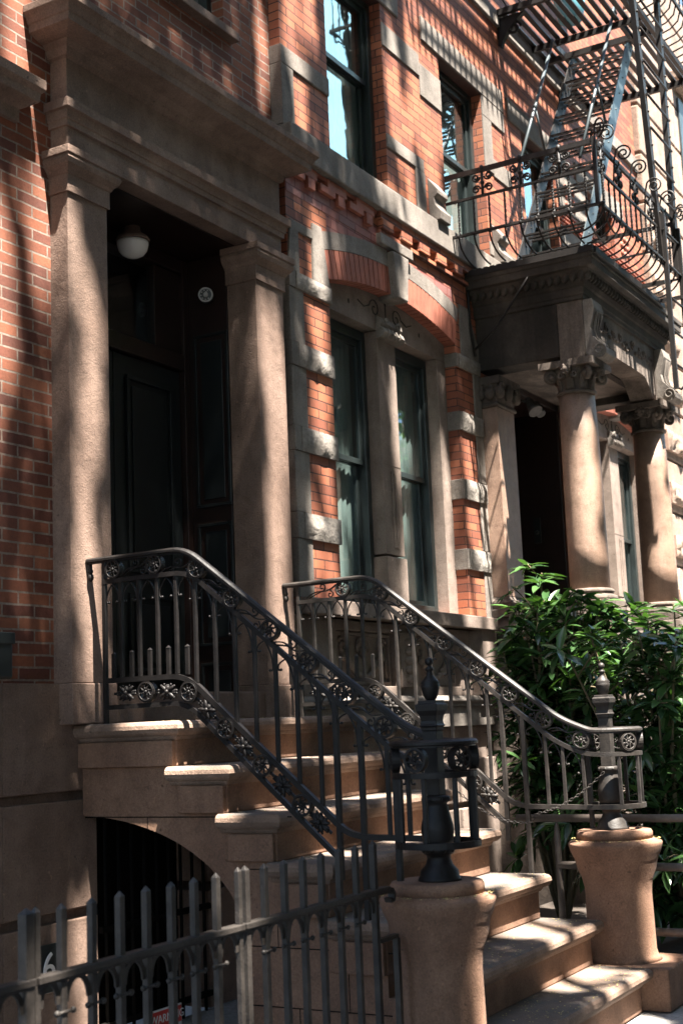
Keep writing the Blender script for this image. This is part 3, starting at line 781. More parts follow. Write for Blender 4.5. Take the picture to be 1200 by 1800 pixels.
# arched windows
def arched_window(x0,x1,cloth):
    c=(x0+x1)/2; w=x1-x0
    zs,rise=3.0,.135
    def arc(off,n=36):
        # circle through springers
        h=w/2; R=(h*h+rise*rise)/(2*rise); zc=zs+rise-R; out=[]
        a0=math.atan2(zs-zc,-h); a1=math.atan2(zs-zc,h)
        for i in range(n+1):
            a=a0+(a1-a0)*i/n; out.append((c+(R+off)*math.cos(a),zc+(R+off)*math.sin(a)))
        return out
    # brick voussoirs as separate wedges in one arch mesh
    n=30; A=arc(0,n*6); B=arc(.205,n*6); m=MB()
    for i in range(n):
        if i==14: obj('brick_arch',m,VOUSS,H2,.002); m=MB()
        if i in (14,15): continue
        i0=i*6; i1=i*6+6
        def lp(P,t): 
            k=int(t); f=t-k
            return P[k] if f==0 else (P[k][0]*(1-f)+P[k+1][0]*f,P[k][1]*(1-f)+P[k+1][1]*f)
        q=[lp(A,i0+.4),lp(A,i1-.4),lp(B,i1-.4),lp(B,i0+.4)]
        m.prism(q,'y',Y2-.004,.10)
    obj('brick_arch',m,VOUSS,H2,.002)
    m=MB(); A2=arc(.004,36); B2=arc(.203,36)
    for i in range(36): m.prism([A2[i],A2[i+1],B2[i+1],B2[i]],'y',Y2+.006,.098)
    obj('arch_mortar',m,BLACK,H2)
    m=MB(); A=arc(.207,36); B=arc(.33,36)
    for i in range(36):
        if i==16: obj('stone_arch',m,GREYST,H2); m=MB()
        if 16<=i<=19: continue
        m.prism([A[i],A[i+1],B[i+1],B[i]],'y',Y2-.006,.10)
    obj('stone_arch',m,GREYST,H2)
    # spandrels: fill up to the rectangular opening top
    m=MB()
    for i in range(36):
        a,b=B[i],B[i+1]
        xa,xb=max(a[0],x0+.001),min(b[0],x1-.001)
        if xb<=xa: continue
        m.prism([(xa,a[1]+.001),(xb,b[1]+.001),(xb,3.469),(xa,3.469)],'y',Y2-.001,.10)
    raw_obj('spandrel',m,BRICKP,H2)
    # keystone
    m=MB(); m.prism([(c-.085,3.10),(c+.085,3.10),(c+.125,3.45),(c-.125,3.45)],'y',Y2-.06,.08); obj('keystone',m,GREYST,H2,.01)
    m=MB(); m.box(c-.28,c+.23,Y2-.045,-.02,3.471,3.55); obj('label_stone',m,GREYST,H2,.006)
    # stone tympanum behind the arch
    yf,yb=.02,.15
    m=MB(); T=arc(.02,24)
    m.prism([(x0-.02,2.86),(x1+.02,2.86)]+[p for p in T[::-1]],'y',yf,yb)
    ty=obj('tympanum',m,FRAMEST,H2,.004)
    sc=MB()
    for s in (-1,1):
        sc.tube([p for p in spiral((c+s*.17,yf-.001,3.02),V(s,0,0),V(0,0,1),.075,.012,.2,1.3,24)],.0045,5,(0,1,0))
        sc.tube([(c+s*.245,yf-.001,3.03),(c+s*.33,yf-.001,3.0),(c+s*.42,yf-.001,3.03)],.0045,5,(0,1,0))
        sc.ball((c+s*.55,yf,2.985),.012,.006,.02,nu=8,nv=5)
    sc.tube([(c,yf-.001,2.96),(c,yf-.001,3.09)],.006,5,(0,1,0)); sc.ball((c,yf,3.10),.014,.006,.02,nu=8,nv=5)
    obj('incised_scroll',sc,DARKST,ty)
    # stone frame
    for a,b in ((x0-.01,x0+.15),(x1-.15,x1+.01)):
        m=MB(); m.box(a,b,yf,yb,.80,2.859); obj('stone_jamb',m,FRAMEST,H2,.006)
    m=MB(); m.box(c-.155,c+.13,yf,.18,1.20,2.858); m.box(c-.165,c+.14,yf-.012,.18,.80,1.18); m.box(c-.156,c+.131,yf-.003,.10,1.86,1.864)
    mu=obj('mullion',m,FRAMEST,H2,.012)
    m=MB(); m.box(c-.035,c+.035,yf-.004,yf+.01,1.62,2.15); obj('flute',m,BLACK,mu) if False else None
    f=MB(); f.box(c-.034,c-.016,yf-.008,yf-.0005,1.27,1.80); f.box(c+.016,c+.034,yf-.008,yf-.0005,1.27,1.80); f.box(c-.034,c+.034,yf-.008,yf-.0005,1.801,1.818); f.box(c-.034,c+.034,yf-.008,yf-.0005,1.252,1.269); f.box(c-.0155,c+.0155,yf-.002,yf-.0005,1.27,1.80); obj('flute',f,FRAMEST,mu)
    m=MB()
    m.prism([(yf-.0,2.80),(yf-.05,2.805),(yf-.075,2.84),(yf-.06,2.875),(yf-.035,2.89),(yf-.055,2.91),(yf-.05,2.945),(yf-.02,2.965),(yf,2.97)][::-1],'x',c-.16,c+.16)
    for k in range(4): 
        xx=c-.09+.06*k; m.tube([(xx,yf-.055,2.81),(xx,yf-.080,2.84),(xx,yf-.066,2.872)],.009,6)
    for s in (-1,1): m.tube(spiral((c+s*.09,yf-.058,2.925),V(s,0,0),V(0,0,1),.03,.008,0,1.2,16),.010,6,(0,1,0))
    obj('mullion_capital',m,GREYST,mu,.004)
    for a,b in ((x0+.16,c-.165),(c+.15,x1-.16)):
        sash_window(H2,a-.03,b+.03,.80,2.855,.17,1.87,True,.075,SASH,cmat=cloth)
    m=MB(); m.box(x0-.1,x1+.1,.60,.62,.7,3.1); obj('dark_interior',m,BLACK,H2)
arched_window(7.61,9.60,BLIND); arched_window(12.70,14.69,CURT)
# rock-faced quoin blocks and stone strips
def rock_block(x0,x1,z0,z1,yf,depth=.03,seed=0):
    m=MB(); nx=max(6,int((x1-x0)/.03)); nz=max(5,int((z1-z0)/.028)); vs=[];fs=[]
    for i in range(nx+1):
        for j in range(nz+1):
            u,v=i/nx,j/nz; x=x0+(x1-x0)*u; z=z0+(z1-z0)*v
            edge=min(u,1-u)*nx, min(v,1-v)*nz
            e=min(1,min(edge)/1.6)
            d=e*(depth*.55+depth*.9*noise.noise(Vector((x*9+seed,z*9,seed)))+depth*.6*noise.noise(Vector((x*25,z*25,seed+4))))
            vs.append((x+.004*noise.noise(Vector((x*30,z*30,9))),yf-max(d,-.004),z+ (.006*noise.noise(Vector((x*22,z*4,3+seed))) if 0<j<nz else 0)))
    for i in range(nx):
        for j in range(nz):
            a=i*(nz+1)+j; fs.append((a,a+nz+1,a+nz+2,a+1))
    m.add(vs,fs,True)
    m.box(x0,x1,yf+.0005,yf+.06,z0,z1); return m
for kk,(z0,z1) in enumerate(((2.82,2.93),(2.295,2.45),(1.735,1.895),(1.17,1.335),(.80,.80))):
    if z1<=z0: continue
    obj('rock_faced_block',rock_block(7.165,7.612,z0,z1,Y2-.022,.024,kk*3.1),ROCKST,H2)
    obj('rock_faced_block',rock_block(9.625,10.03,z0-.005,z1-.005,Y2-.022,.022,kk*3.1+20),ROCKST,H2)
    m=MB(); m.box(9.588,9.624,Y2-.018,.02,z0-.005,z1-.005); obj('quoin_side',m,GREYST,H2,.004)
zz=[.79,1.17,1.335,1.735,1.895,2.295,2.45,2.82]
for a,b in ((.795,1.168),(1.337,1.733),(1.897,2.293),(2.452,2.818)):
    m=MB(); m.box(7.085,7.262,Y2-.010,-.001,a,b); obj('stone_strip',m,GREYST,H2,.005)
    m=MB(); m.box(9.905,10.045,Y2-.010,-.03,a,b); obj('stone_strip',m,GREYST,H2,.005)
for a,b in ((1.17,1.335),(1.735,1.895),(2.295,2.45),(2.82,2.93)):
    m=MB(); m.box(7.085,7.164,Y2-.016,-.001,a,b); obj('quoin_side',m,GREYST,H2,.004)
# stone hood pieces round the arch springing
m=MB(); m.prism([(7.085,2.932),(7.22,2.932),(7.22,3.22),(7.40,3.22),(7.40,3.285),(7.12,3.285)],'y',Y2-.014,-.001); obj('hood_stone',m,GREYST,H2,.005)
m=MB(); m.prism([(7.39,2.932),(7.606,2.932),(7.52,3.34),(7.402,3.34)],'y',Y2-.016,-.001); obj('hood_stone',m,GREYST,H2,.005)
m=MB(); m.prism([(9.70,2.93),(10.04,2.93),(10.04,3.05),(9.86,3.36),(9.70,3.36)],'y',Y2-.014,-.03); obj('hood_stone',m,GREYST,H2,.005)
# frieze: stepped fret on the left, teeth on the right
m=MB()
x=7.10
while x<8.30:
    m.box(x,x+.20,Y2-.035,Y2+.01,3.60,3.652); m.box(x+.10,x+.36,Y2-.0345,Y2+.01,3.645,3.715); m.box(x+.24,x+.33,Y2-.034,Y2+.01,3.565,3.6445)
    x+=.40
obj('brick_fret',m,VOUSS,H2,.003)
m=MB(); m.box(7.098,8.33,Y2-.02,Y2+.01,3.69,3.721); obj('brick_course',m,VOUSS,H2,.003)
m=MB(); x=8.36
while x<9.82:
    m.box(x,x+.165,Y2-.05,Y2+.01,3.592,3.66); x+=.30
for x in (8.36,9.02,9.40): pass
m.box(8.34,9.95,Y2-.03,Y2+.01,3.552,3.584); m.box(8.34,9.95,Y2-.045,Y2+.01,3.6605,3.721); obj('dentil_course',m,BRICKR,H2,.003)
for k in range(4):
    pass
m=MB(); m.box(7.085,15.0,Y2-.07,-.001,3.722,3.93); obj('sill_band',m,GREYST,H2,.008)
for q in ((7.085,9.94),(12.36,15.0)):
    m=MB(); m.box(q[0],q[1],Y2-.085,-.001,.690,.789); obj('lower_sill_band',m,FRAMEST,H2,.006)
# lower stone base with carved panels
m=MB(); m.box(7.06,7.5,-.06,.1,.182,.689); m.box(9.70,9.97,-.13,.1,.182,.689); m.box(7.5,7.62,-.02,.1,.182,.689); m.box(9.50,9.70,-.02,.1,.182,.689); m.box(8.45,8.75,-.02,.1,.182,.689)
m.box(7.62,8.45,-.02,.1,.62,.689); m.box(7.62,8.45,-.02,.1,.182,.25); m.box(8.75,9.5,-.02,.1,.62,.689); m.box(8.75,9.5,-.02,.1,.182,.25); m.box(7.62,9.5,.03,.1,.25,.62)
obj('stone_base',m,FRAMEST,H2,.005)
m=MB(); m.box(12.36,15.0,-.03,.1,.182,.689); obj('stone_base',m,FRAMEST,H2,.005)
def relief(x0,x1,z0,z1,yb):
    m=MB(); c=(x0+x1)/2; t=.02
    for q in ((x0,x1,z0,z0+t),(x0,x1,z1-t,z1),(x0,x0+t,z0+t,z1-t),(x1-t,x1,z0+t,z1-t)): m.box(q[0],q[1],yb-.02,yb+.004,q[2],q[3])
    for s in (-1,1):
        m.tube(spiral((c+s*(x1-x0)*.36,yb-.008,z1-.09),V(s,0,0),V(0,0,1),.06,.012,.5,1.4,20),.014,6,(0,1,0))
        m.tube([(c+s*(x1-x0)*.36*(1-t_)+0,yb-.012,z1-.13-.17*math.sin(t_*PI/2)) for t_ in [i/10 for i in range(11)]],.024,7,(0,1,0))
        for k in range(5): m.ball((c+s*(x1-x0)*(.36-.07*k),yb-.014,z1-.15-.03*k-random.uniform(0,.03)),.028,.018,.024,nu=8,nv=5)
        m.tube([(c+s*(x1-x0)*.43,yb-.006,z1-.15),(c+s*(x1-x0)*.44,yb-.006,z0+.05)],.012,6,(0,1,0))
    for k in range(7):
        a=PI*k/6; m.ball((c+.07*math.cos(a),yb-.01,z1-.10+.05*math.sin(a)),.022,.016,.03,nu=8,nv=5)
    m.ball((c,yb-.012,z1-.13),.04,.025,.04,nu=10,nv=6)
    return m
obj('carved_panel',relief(7.66,8.41,.26,.61,.028),FRAMEST,H2); obj('carved_panel',relief(8.79,9.46,.26,.61,.028),FRAMEST,H2)
m=MB(); m.box(8.47,8.73,-.045,-.021,.24,.63)
for k in range(5): m.ball((8.60,-.045,.30+.065*k),.08-.008*abs(k-2),.02,.035,nu=10,nv=5)
obj('carved_boss',m,FRAMEST,H2,.004)
m=MB(); m.wrap3([(0,.10),(.012,.10),(.012,.135),(.03,.137),(.03,.150),(.0,.181)],7.02,10.6,-.07,.1); m.box(7.02,10.6,-.065,.1,-.05,.099); obj('base_moulding',m,GREYST,H2,.004)
m=MB(); m.box(7.02,10.6,.0,.1,GZ,-.051); 
for i in range(5):
    m.box(7.1+.75*i,7.1+.75*i+.70,-.05,-.0005,-.62,-.30) if i!=1 else None
    m.box(7.1+.75*i,7.1+.75*i+.70,-.05,-.0005,-1.2,-.66)
obj('basement_wall',m,FRAMEST,H2,.01)
# upper floor stone trim
def slab(name,x0,x1,z0,z1,p=.012,mat=GREYST): 
    m=MB(); m.box(x0,x1,Y2-p,-.001,z0,z1); return obj(name,m,mat,H2,.004)
slab('stone_strip',7.082,7.235,3.931,4.364); slab('stone_band',7.082,7.709,4.366,4.495,.014)
slab('stone_band',8.566,9.185,4.312,4.418); slab('stone_strip',9.03,9.19,3.931,4.310,.014)
slab('stone_band',8.566,9.19,5.14,5.33); slab('stone_band',9.192,9.579,4.98,5.26)
slab('stone_lintel',9.26,10.92,5.492,5.70,.016); slab('stone_lintel',11.03,12.52,5.492,5.70,.016); slab('stone_lintel',12.8,14.3,5.492,5.70,.016); slab('stone_lintel',7.4,8.85,5.492,5.70,.016)
slab('stone_band',10.432,10.92,5.30,5.489); slab('stone_strip',10.432,10.62,4.80,5.298); slab('stone_band',10.621,11.03,4.78,4.95)
slab('stone_band',10.432,11.345,4.0,4.12); slab('stone_panel',12.26,13.06,3.931,4.85,.008); slab('stone_panel',12.26,13.06,5.05,5.49,.008); slab('stone_panel',14.03,14.95,3.931,4.85,.008)
slab('stone_band',7.09,15.0,6.35,6.5,.03)
for k in range(4): slab('stone_course',12.25,15.0,4.86+.045*k,4.875+.045*k,.02,VOUSS)
for x in (9.30,10.55,12.35,14.1):
    m=MB(); m.prism([(Y2,3.931),(Y2-.10,3.931),(Y2-.11,4.0),(Y2-.06,4.06),(Y2-.05,4.12),(Y2-.085,4.15),(Y2-.085,4.185),(Y2,4.30)][::-1],'x',x-.05,x+.14); obj('stone_bracket',m,GREYST,H2,.006)
for (x0,x1) in ((12.4,12.75),(13.0,13.05),(14.15,14.5)):
    m=MB()
    for i in range(3):
        for j in range(3): m.ball((x0+.06+.11*i,Y2-.004,5.12+.09*j),.045,.02,.04,nu=8,nv=5)
    obj('terracotta_ornament',m,VOUSS,H2)
for i,(a,b) in enumerate(UW):
    sash_window(H2,a,b,3.93,5.49,.06,4.82 if i==0 else 4.75,True,.06,SASH,cmat=GREYC)
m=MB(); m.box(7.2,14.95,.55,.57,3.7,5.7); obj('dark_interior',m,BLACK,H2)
# ---- porch
def capital_mb(cx,cy,z0,z1,r,half=False):
    m=MB(); h=z1-z0
    m.lathe((cx,cy,z0),[(r+.012,0),(r+.02,.008),(r+.02,.022),(r+.006,.03),(r-.004,.034),(r-.002,h*.4),(r+.01,h*.6),(r+.05,h*.80)],24)
    q=r+.085
    m.box(cx-q,cx+q,cy-q,cy+q,z1-.055,z1)
    for k in range(8):
        a=k*PI/4; d=V(math.cos(a),math.sin(a),0)
        base=V(cx,cy,z0+.035)+d*(r-.01); out=[]
        for i in range(9):
            t=i/8; out.append(base+d*(.01+.055*t**2.2)+V(0,0,h*.48*math.sin(t*1.75)/math.sin(1.75)*(1 if t<.85 else 1-.6*(t-.85))))
        m.sweep(out,[(-.040,0),(-.02,.012),(0,.004),(.02,.012),(.040,0),(.02,-.004),(0,-.008),(-.02,-.004)],tuple(V(-d.y,d.x,0)),False,True,[1,1.05,1.1,1.1,1.05,1,.85,.6,.35])
        m.ball(out[-1],.017,nu=7,nv=5)
    for k in range(4):
        a=PI/4+k*PI/2; d=V(math.cos(a),math.sin(a),0); w=V(0,0,1)
        c=V(cx,cy,z1-.115)+d*(r+.075)
        m.tube([V(cx,cy,z0+h*.35)+d*(r-.005),V(cx,cy,z0+h*.55)+d*(r+.012),c+w*.048-d*.012]+spiral(c,d,w,.05,.010,PI/2,-1.5,20),.020,7,tuple(V(-d.y,d.x,0)))
        for s in (-1,1): m.ball(c+V(-d.y,d.x,0)*s*.016,.03,nu=8,nv=5)
        d2=V(math.cos(a+PI/4),math.sin(a+PI/4),0); c2=V(cx,cy,z1-.075)+d2*(r+.062)
        m.ball(c2,.042,nu=9,nv=6)
        for q_ in range(6):
            an=q_*PI/3; m.ball(c2+d2*.02+(V(-d2.y,d2.x,0)*math.cos(an)+w*math.sin(an))*.032,.017,nu=6,nv=4)
        for s in (-1,1):
            m.tube(spiral(V(cx,cy,z1-.12)+d2*(r+.04)+V(-d2.y,d2.x,0)*s*.055,V(-d2.y,d2.x,0)*s,w,.032,.008,PI*1.2,-1.3,14),.011,6,tuple(d2))
    return m
PCY=-.88
for n_,cx in enumerate((10.15,12.02)):
    m=MB(); m.lathe((cx,PCY,.0),[(.158,.97),(.157,1.3),(.155,1.8),(.150,2.2),(.142,2.545)],40)
    cl=obj('column',m,GRANITE,H2)
    m=MB(); m.box(cx-.215,cx+.215,PCY-.215,PCY+.215,.80,.872); m.lathe((cx,PCY,0),[(.205,.873),(.212,.89),(.205,.912),(.18,.922),(.176,.934),(.188,.945),(.184,.962),(.16,.972)],36); obj('column_base',m,PORCHST,cl,.003)
    obj('column_capital',capital_mb(cx,PCY,2.54,2.80,.142),PORCHST,cl)
    m=MB(); m.box(cx-.23,cx+.23,PCY-.23,PCY+.23,GZ,.66); m.wrap3([(0,.66),(.03,.665),(.03,.70),(.012,.72),(.0,.799)],cx-.22,cx+.22,PCY-.22,PCY+.22,True,True); obj('column_pedestal',m,PORCHST,cl,.006)
for x0,x1 in ((10.055,10.41),(11.96,12.31)):
    m=MB(); m.box(x0,x1,-.22,.0,.97,2.545); pl=obj('porch_pilaster',m,GRANITE,H2,.005)
    m=MB(); m.box(x0-.045,x1+.045,-.27,.0,2.735,2.80); m.wrap3([(.012,2.546),(.02,2.56),(.01,2.58),(.0,2.59),(.03,2.734)],x0,x1,-.22,.0)
    for xx in (x0+.01,(x0+x1)/2,x1-.01):
        m.ball((xx,-.25,2.67),.055,.04,.06,nu=9,nv=6); m.tube(spiral((xx,-.27,2.70),V(1,0,0),V(0,0,1),.045,.01,0,1.4,16),.014,6,(0,1,0))
    for yy in (-.08,-.17): 
        m.ball((x0-.02,yy,2.66),.04,.05,.06,nu=9,nv=6); m.tube(spiral((x0-.035,yy,2.70),V(0,1,0),V(0,0,1),.04,.01,0,1.4,16),.013,6,(1,0,0))
    obj('pilaster_capital',m,PORCHST,pl,.004)
    m=MB(); m.wrap3([(.055,.80),(.05,.86),(.03,.87),(.035,.90),(.045,.915),(.035,.935),(.012,.945),(.0,.969)],x0,x1,-.22,.0)
    m.wrap3([(.02,.185),(.02,.66),(.05,.665),(.05,.70),(.055,.72),(.0,.799)],x0,x1,-.235,.0); obj('pilaster_pedestal',m,PORCHST,pl,.004)
# porch floor, door recess
m=MB(); m.box(10.0,12.45,-1.15,-.03,GZ,.182); obj('porch_floor',m,PORCHST,H2,.01)
m=MB(); m.box(10.42,10.50,-.05,.55,.19,2.92); m.box(11.87,11.95,-.05,.55,.19,2.92); m.box(10.5,11.87,.5,.55,.19,2.92); m.box(10.5,11.87,-.05,.5,2.86,2.92); dr2=obj('doorway',m,DOORW,H2,.004)
m=MB(); m.box(10.6,11.15,.44,.499,.2,2.3); m.box(11.2,11.77,.44,.499,.2,2.3); obj('door',m,DOORB,H2,.004)
m=MB(); m.box(11.858,11.869,.18,.25,1.62,1.86); m.ball((11.852,.215,1.72),.02); obj('doorbell',m,BOXBLK,dr2)
# entablature: sides, front with haunched lintel, cornice
EX0,EX1,EYF=10.03,12.16,-1.02
for q in (EX0,EX1-.24):
    m=MB(); m.box(q,q+.24,-.80,-.001,2.86,3.40); obj('porch_side_beam',m,DARKST,H2,.006)
m=MB(); n=24; 
xa,xb=EX0,EX1
def hz(x):
    t=min(x-xa-.28,xb-.28-x)
    if t<0: return 2.801
    if t<.10: return 2.801+ .02
    if t<.34: return 2.821+.16*math.sin((t-.10)/.24*PI/2)
    return 2.985
xs=[xa,xa+.28]+[xa+.28+.02*i for i in range(1,18)]+[xb-.28-.02*i for i in range(17,0,-1)]+[xb-.28,xb]
for a,b in zip(xs,xs[1:]):
    if b-a<1e-6: continue
    m.prism([(a,hz(a+1e-4)),(b,hz(b-1e-4)),(b,3.40),(a,3.40)],'y',EYF,-.805)
raw_obj('porch_lintel',m,PORCHST,H2)
m=MB(); m.box(EX0+.241,EX1-.241,-.80,.30,2.925,2.98); obj('porch_ceiling',m,PORCHST,H2)
m=MB(); m.wrap3([(.0,3.30),(.02,3.305),(.02,3.335),(.03,3.34),(.03,3.40),(.045,3.41),(.06,3.45),(.10,3.49),(.115,3.52),(.16,3.525),(.16,3.585),(.17,3.59),(.17,3.63),(.0,3.65)],EX0,EX1,EYF,-.001); 
co_=obj('porch_cornice',m,DARKST,H2,.003)
m=MB()
x=EX0-.06
while x<EX1+.06:
    m.ball((x,EYF-.085,3.475),.028,.03,.05,nu=7,nv=5,mat=Matrix.Rotation(.35,3,'Y')); x+=.066
y=-1.06
while y<-.06:
    m.ball((EX0-.085,y,3.475),.03,.028,.05,nu=7,nv=5,mat=Matrix.Rotation(.35,3,'X')); y+=.066
obj('leaf_moulding',m,DARKST,co_)
for cx in (10.15,12.02):
    m=MB(); prof=[]
    pr=[(-1.021,3.30),(-1.10,3.295),(-1.115,3.22),(-1.09,3.13),(-1.07,3.06),(-1.085,2.99),(-1.14,2.93),(-1.185,2.88),(-1.19,2.83),(-1.155,2.80),(-1.10,2.805),(-1.06,2.83),(-1.021,2.84)]
    m.prism(pr,'x',cx-.115,cx+.115)
    for s in (-1,1): m.tube(spiral((cx+s*.116,-1.135,2.865),V(0,-1,0),V(0,0,1),.055,.012,-.6,1.4,20),.010,6,(1,0,0))
    for q in (-.05,0,.05): m.tube([(cx+q,-1.118,3.20),(cx+q,-1.085,3.06),(cx+q,-1.10,2.98),(cx+q,-1.17,2.90)],.010,6)
    obj('console_bracket',m,GREYST,H2,.008)
m=MB()
for i in range(9):
    x=10.42+.17*i
    m.tube(spiral((x,EYF-.003,3.16+.03*(i%2)),V(1,0,0),V(0,0,1),.05,.01,i*1.3,1.2 if i%2 else -1.2,16),.010,5,(0,1,0)); m.ball((x+.08,EYF-.002,3.14),.035,.014,.022,nu=7,nv=5)
obj('carved_frieze',m,PORCHST,H2)
# rear neighbour wall stub: rusticated pale stone at the far right
H3=thing('pale_stone_house','pale stone house front with rough-edged blocks at the far right edge','house',(18.5,0,GZ))
m=MB()
for j in range(18):
    for i in range(4):
        m.box(15.005+1.6*i+(j%2)*.0,14.995+1.6*(i+1),-.16,.2,GZ+.62*j+.012,GZ+.62*(j+1)-.012)
m.box(15.02,21.3,-.12,.19,GZ,GZ+11); obj('wall',m,WARMST,H3,.02)
for kk in range(12):
    obj('rock_faced_block',rock_block(15.02,15.75,GZ+.62*kk+.1,GZ+.62*kk+.34,-.2,.05,kk*2.2),WARMST,H3)
m=MB(); m.wrap3([(.0,8.1),(.10,8.12),(.14,8.2),(.14,8.3),(0,8.36)],16.75,17.8,-.2,-.1); obj('window_hood',m,WARMST,H3,.01)
m=MB(); m.box(16.8,17.75,-.19,-.162,5.9,8.0); obj('window',m,IRONBL,H3,.005)

# wall light under the porch
WL=thing('porch_spotlight','dark cone spotlight on an arm beneath the porch ceiling','light',(10.45,-.20,2.62))
m=MB(); m.tube([(10.42,-.12,2.66),(10.44,-.28,2.66),(10.45,-.34,2.63)],.012,8,(0,0,1)); m.tube([(10.42,-.07,2.66),(10.42,-.09,2.66)],.05,14,(0,0,1)); obj('arm',m,IRONB,WL)
m=MB(); c=V(10.45,-.36,2.62); d=V(-.25,-.5,-.8).normalized()
m.tube([c-d*.06,c-d*.01,c+d*.05,c+d*.10],.05,16,(1,0,0),False,[.55,.75,1.0,1.25]); obj('lamp_head',m,IRONG,WL)
m=MB(); c=V(10.62,-.36,2.60); m.tube([c-d*.07,c,c+d*.06],.04,16,(1,0,0)); obj('sensor',m,IRONB,WL)

# ================================================================== FIRE ESCAPE
FE=thing('fire_escape','black iron fire escape with scrolled balcony, stair and drop ladder on the ornate house','fire escape',(11,-.7,3.66))
PX0,PX1,PYF,PZ=9.86,11.72,-1.20,3.675
m=MB()
y=-.10
while y>PYF: m.box(PX0,PX1,y-.019,y+.019,PZ,PZ+.010); y-=.058
obj('balcony_slats',m,IRONB,FE)
m=MB(); m.box(PX0-.01,PX0+.035,PYF,-.09,PZ-.05,PZ-.001); m.box(PX0+.04,PX1,PYF-.012,PYF+.03,PZ-.055,PZ-.001); m.box(11.2,11.24,PYF+.04,-.09,PZ-.045,PZ-.001); m.box(PX1-.03,PX1,PYF+.04,-.09,PZ-.05,PZ-.001); obj('balcony_frame',m,IRONB,FE)
RX0,RX1,RYF=9.56,11.72,-1.37
ZR,ZM,ZL=4.39,4.17,3.86
for nm,z,w,h in (('top_rail',ZR,.04,.022),('middle_rail',ZM,.02,.02),('belly_rail',ZL,.02,.026)):
    m=MB(); o=0 if nm!='belly_rail' else -.03
    m.bar([(RX0+o+.2 if False else RX0+o,-.09,z),(RX0+o,RYF-.001+o,z),(RX0+o,RYF+o,z),(RX0+o+.001,RYF+o,z),(RX1,RYF+o,z),(RX1,-.09,z)],w,h,(0,0,1)); obj(nm,m,IRONB,FE)
def twist(p0,p1,w=.014,n=14):
    m=MB(); a,b=Vector(p0),Vector(p1); vs=[];fs=[]
    for i in range(n+1):
        p=a.lerp(b,i/n); 
        for k in range(4):
            an=i*.8+k*PI/2; vs.append(p+V(math.cos(an)*w*.72,math.sin(an)*w*.72,0))
    for i in range(n):
        for k in range(4): fs.append((i*4+k,i*4+(k+1)%4,(i+1)*4+(k+1)%4,(i+1)*4+k))
    m.add(vs,fs); return m
def fe_baluster(px,py,nx,ny,feet,tall=True):
    # px,py on the rail line, (nx,ny) outward
    m=twist((px,py,ZL-.01),(px,py,ZM+ (.0)))
    c=[]
    for i in range(9):
        t=i/8; a=t*PI/2
        c.append((px+nx*.03*math.cos(a)-nx*feet*(1-math.cos(a)),py+ny*.03*math.cos(a)-ny*feet*(1-math.cos(a)),ZL-(ZL-PZ-.01)*math.sin(a)))
    m.tube(c,.008,6,(0,0,1) if False else ((0,1,0) if nx else (1,0,0)))
    m.ball((px+nx*.03,py+ny*.03,ZL),.017,nu=7,nv=5)
    obj('baluster',m,IRONB,FE)
ys=[-.2-.135*i for i in range(10)]
for y in ys: fe_baluster(RX0,y,-1,0,.27)
xs=[RX0+.02+.135*i for i in range(16)]
for x in xs: fe_baluster(x,RYF,0,-1,.21)
def fe_scroll(c,u,nrm):
    m=MB(); w=V(0,0,1); c=Vector(c)
    for s in (-1,1):
        for v in (-1,1):
            q=c+u*s*.055+w*v*.05
            m.tube(spiral(q,u*s,w*v,.036,.008,PI,1.5,18),.0085,6,tuple(nrm))
    m.tube([c+w*.11,c-w*.11],.012,6,(1,0,0)); m.ball(c+w*.12,.022,.022,.03,nu=8,nv=6); m.ball(c,.02,nu=7,nv=5)
    obj('scroll_panel',m,IRONB,FE)
for y in (-.42,-.75,-1.08): fe_scroll((RX0,y,(ZR+ZM)/2),V(0,1,0),V(1,0,0))
for i in range(5): fe_scroll((RX0+.14+.42*i,RYF,(ZR+ZM)/2),V(1,0,0),V(0,1,0))
for i in range(6):
    m=MB(); x=RX0+.02+.40*i; q=V(x,RYF-.10,ZR+.04-.02*(i%2))
    m.tube([V(x,RYF,ZM),V(x,RYF-.02,ZR-.02),V(x,RYF-.04,ZR+.06)]+spiral(q,V(0,-1,0),V(0,0,1),.07,.012,PI*.8,-1.7,26),.0075,6,(1,0,0))
    obj('top_scroll',m,IRONB,FE)
for (x,y) in ((RX0,RYF),(RX1,RYF)):
    m=MB(); m.box(x-.016,x+.016,y-.016,y+.016,ZL,ZR+.03); m.tube(spiral((x-.02,y-.05,ZR+.09),V(-.6,-.8,0),V(0,0,1),.085,.015,-PI/2,1.6,28),.009,6,(.8,-.6,0)); m.tube(spiral((x+.05,y+.02,ZR+.07),V(.8,.6,0),V(0,0,1),.06,.012,-PI/2,1.6,24),.008,6,(.8,-.6,0)); obj('corner_post',m,IRONB,FE)
# S brackets of the lower balcony at wall
m=MB(); m.tube([(PX0+.02,-.09,3.62),(PX0+.02,-.10,3.2),(PX0+.02,-.13,2.95)],.012,6); m.tube([(PX0+.02,-.12,3.0),(PX0+.02,-.32,3.15),(PX0+.02,-.55,3.42),(PX0+.02,-.7,3.62)],.010,6); obj('support_bracket',m,IRONB,FE)
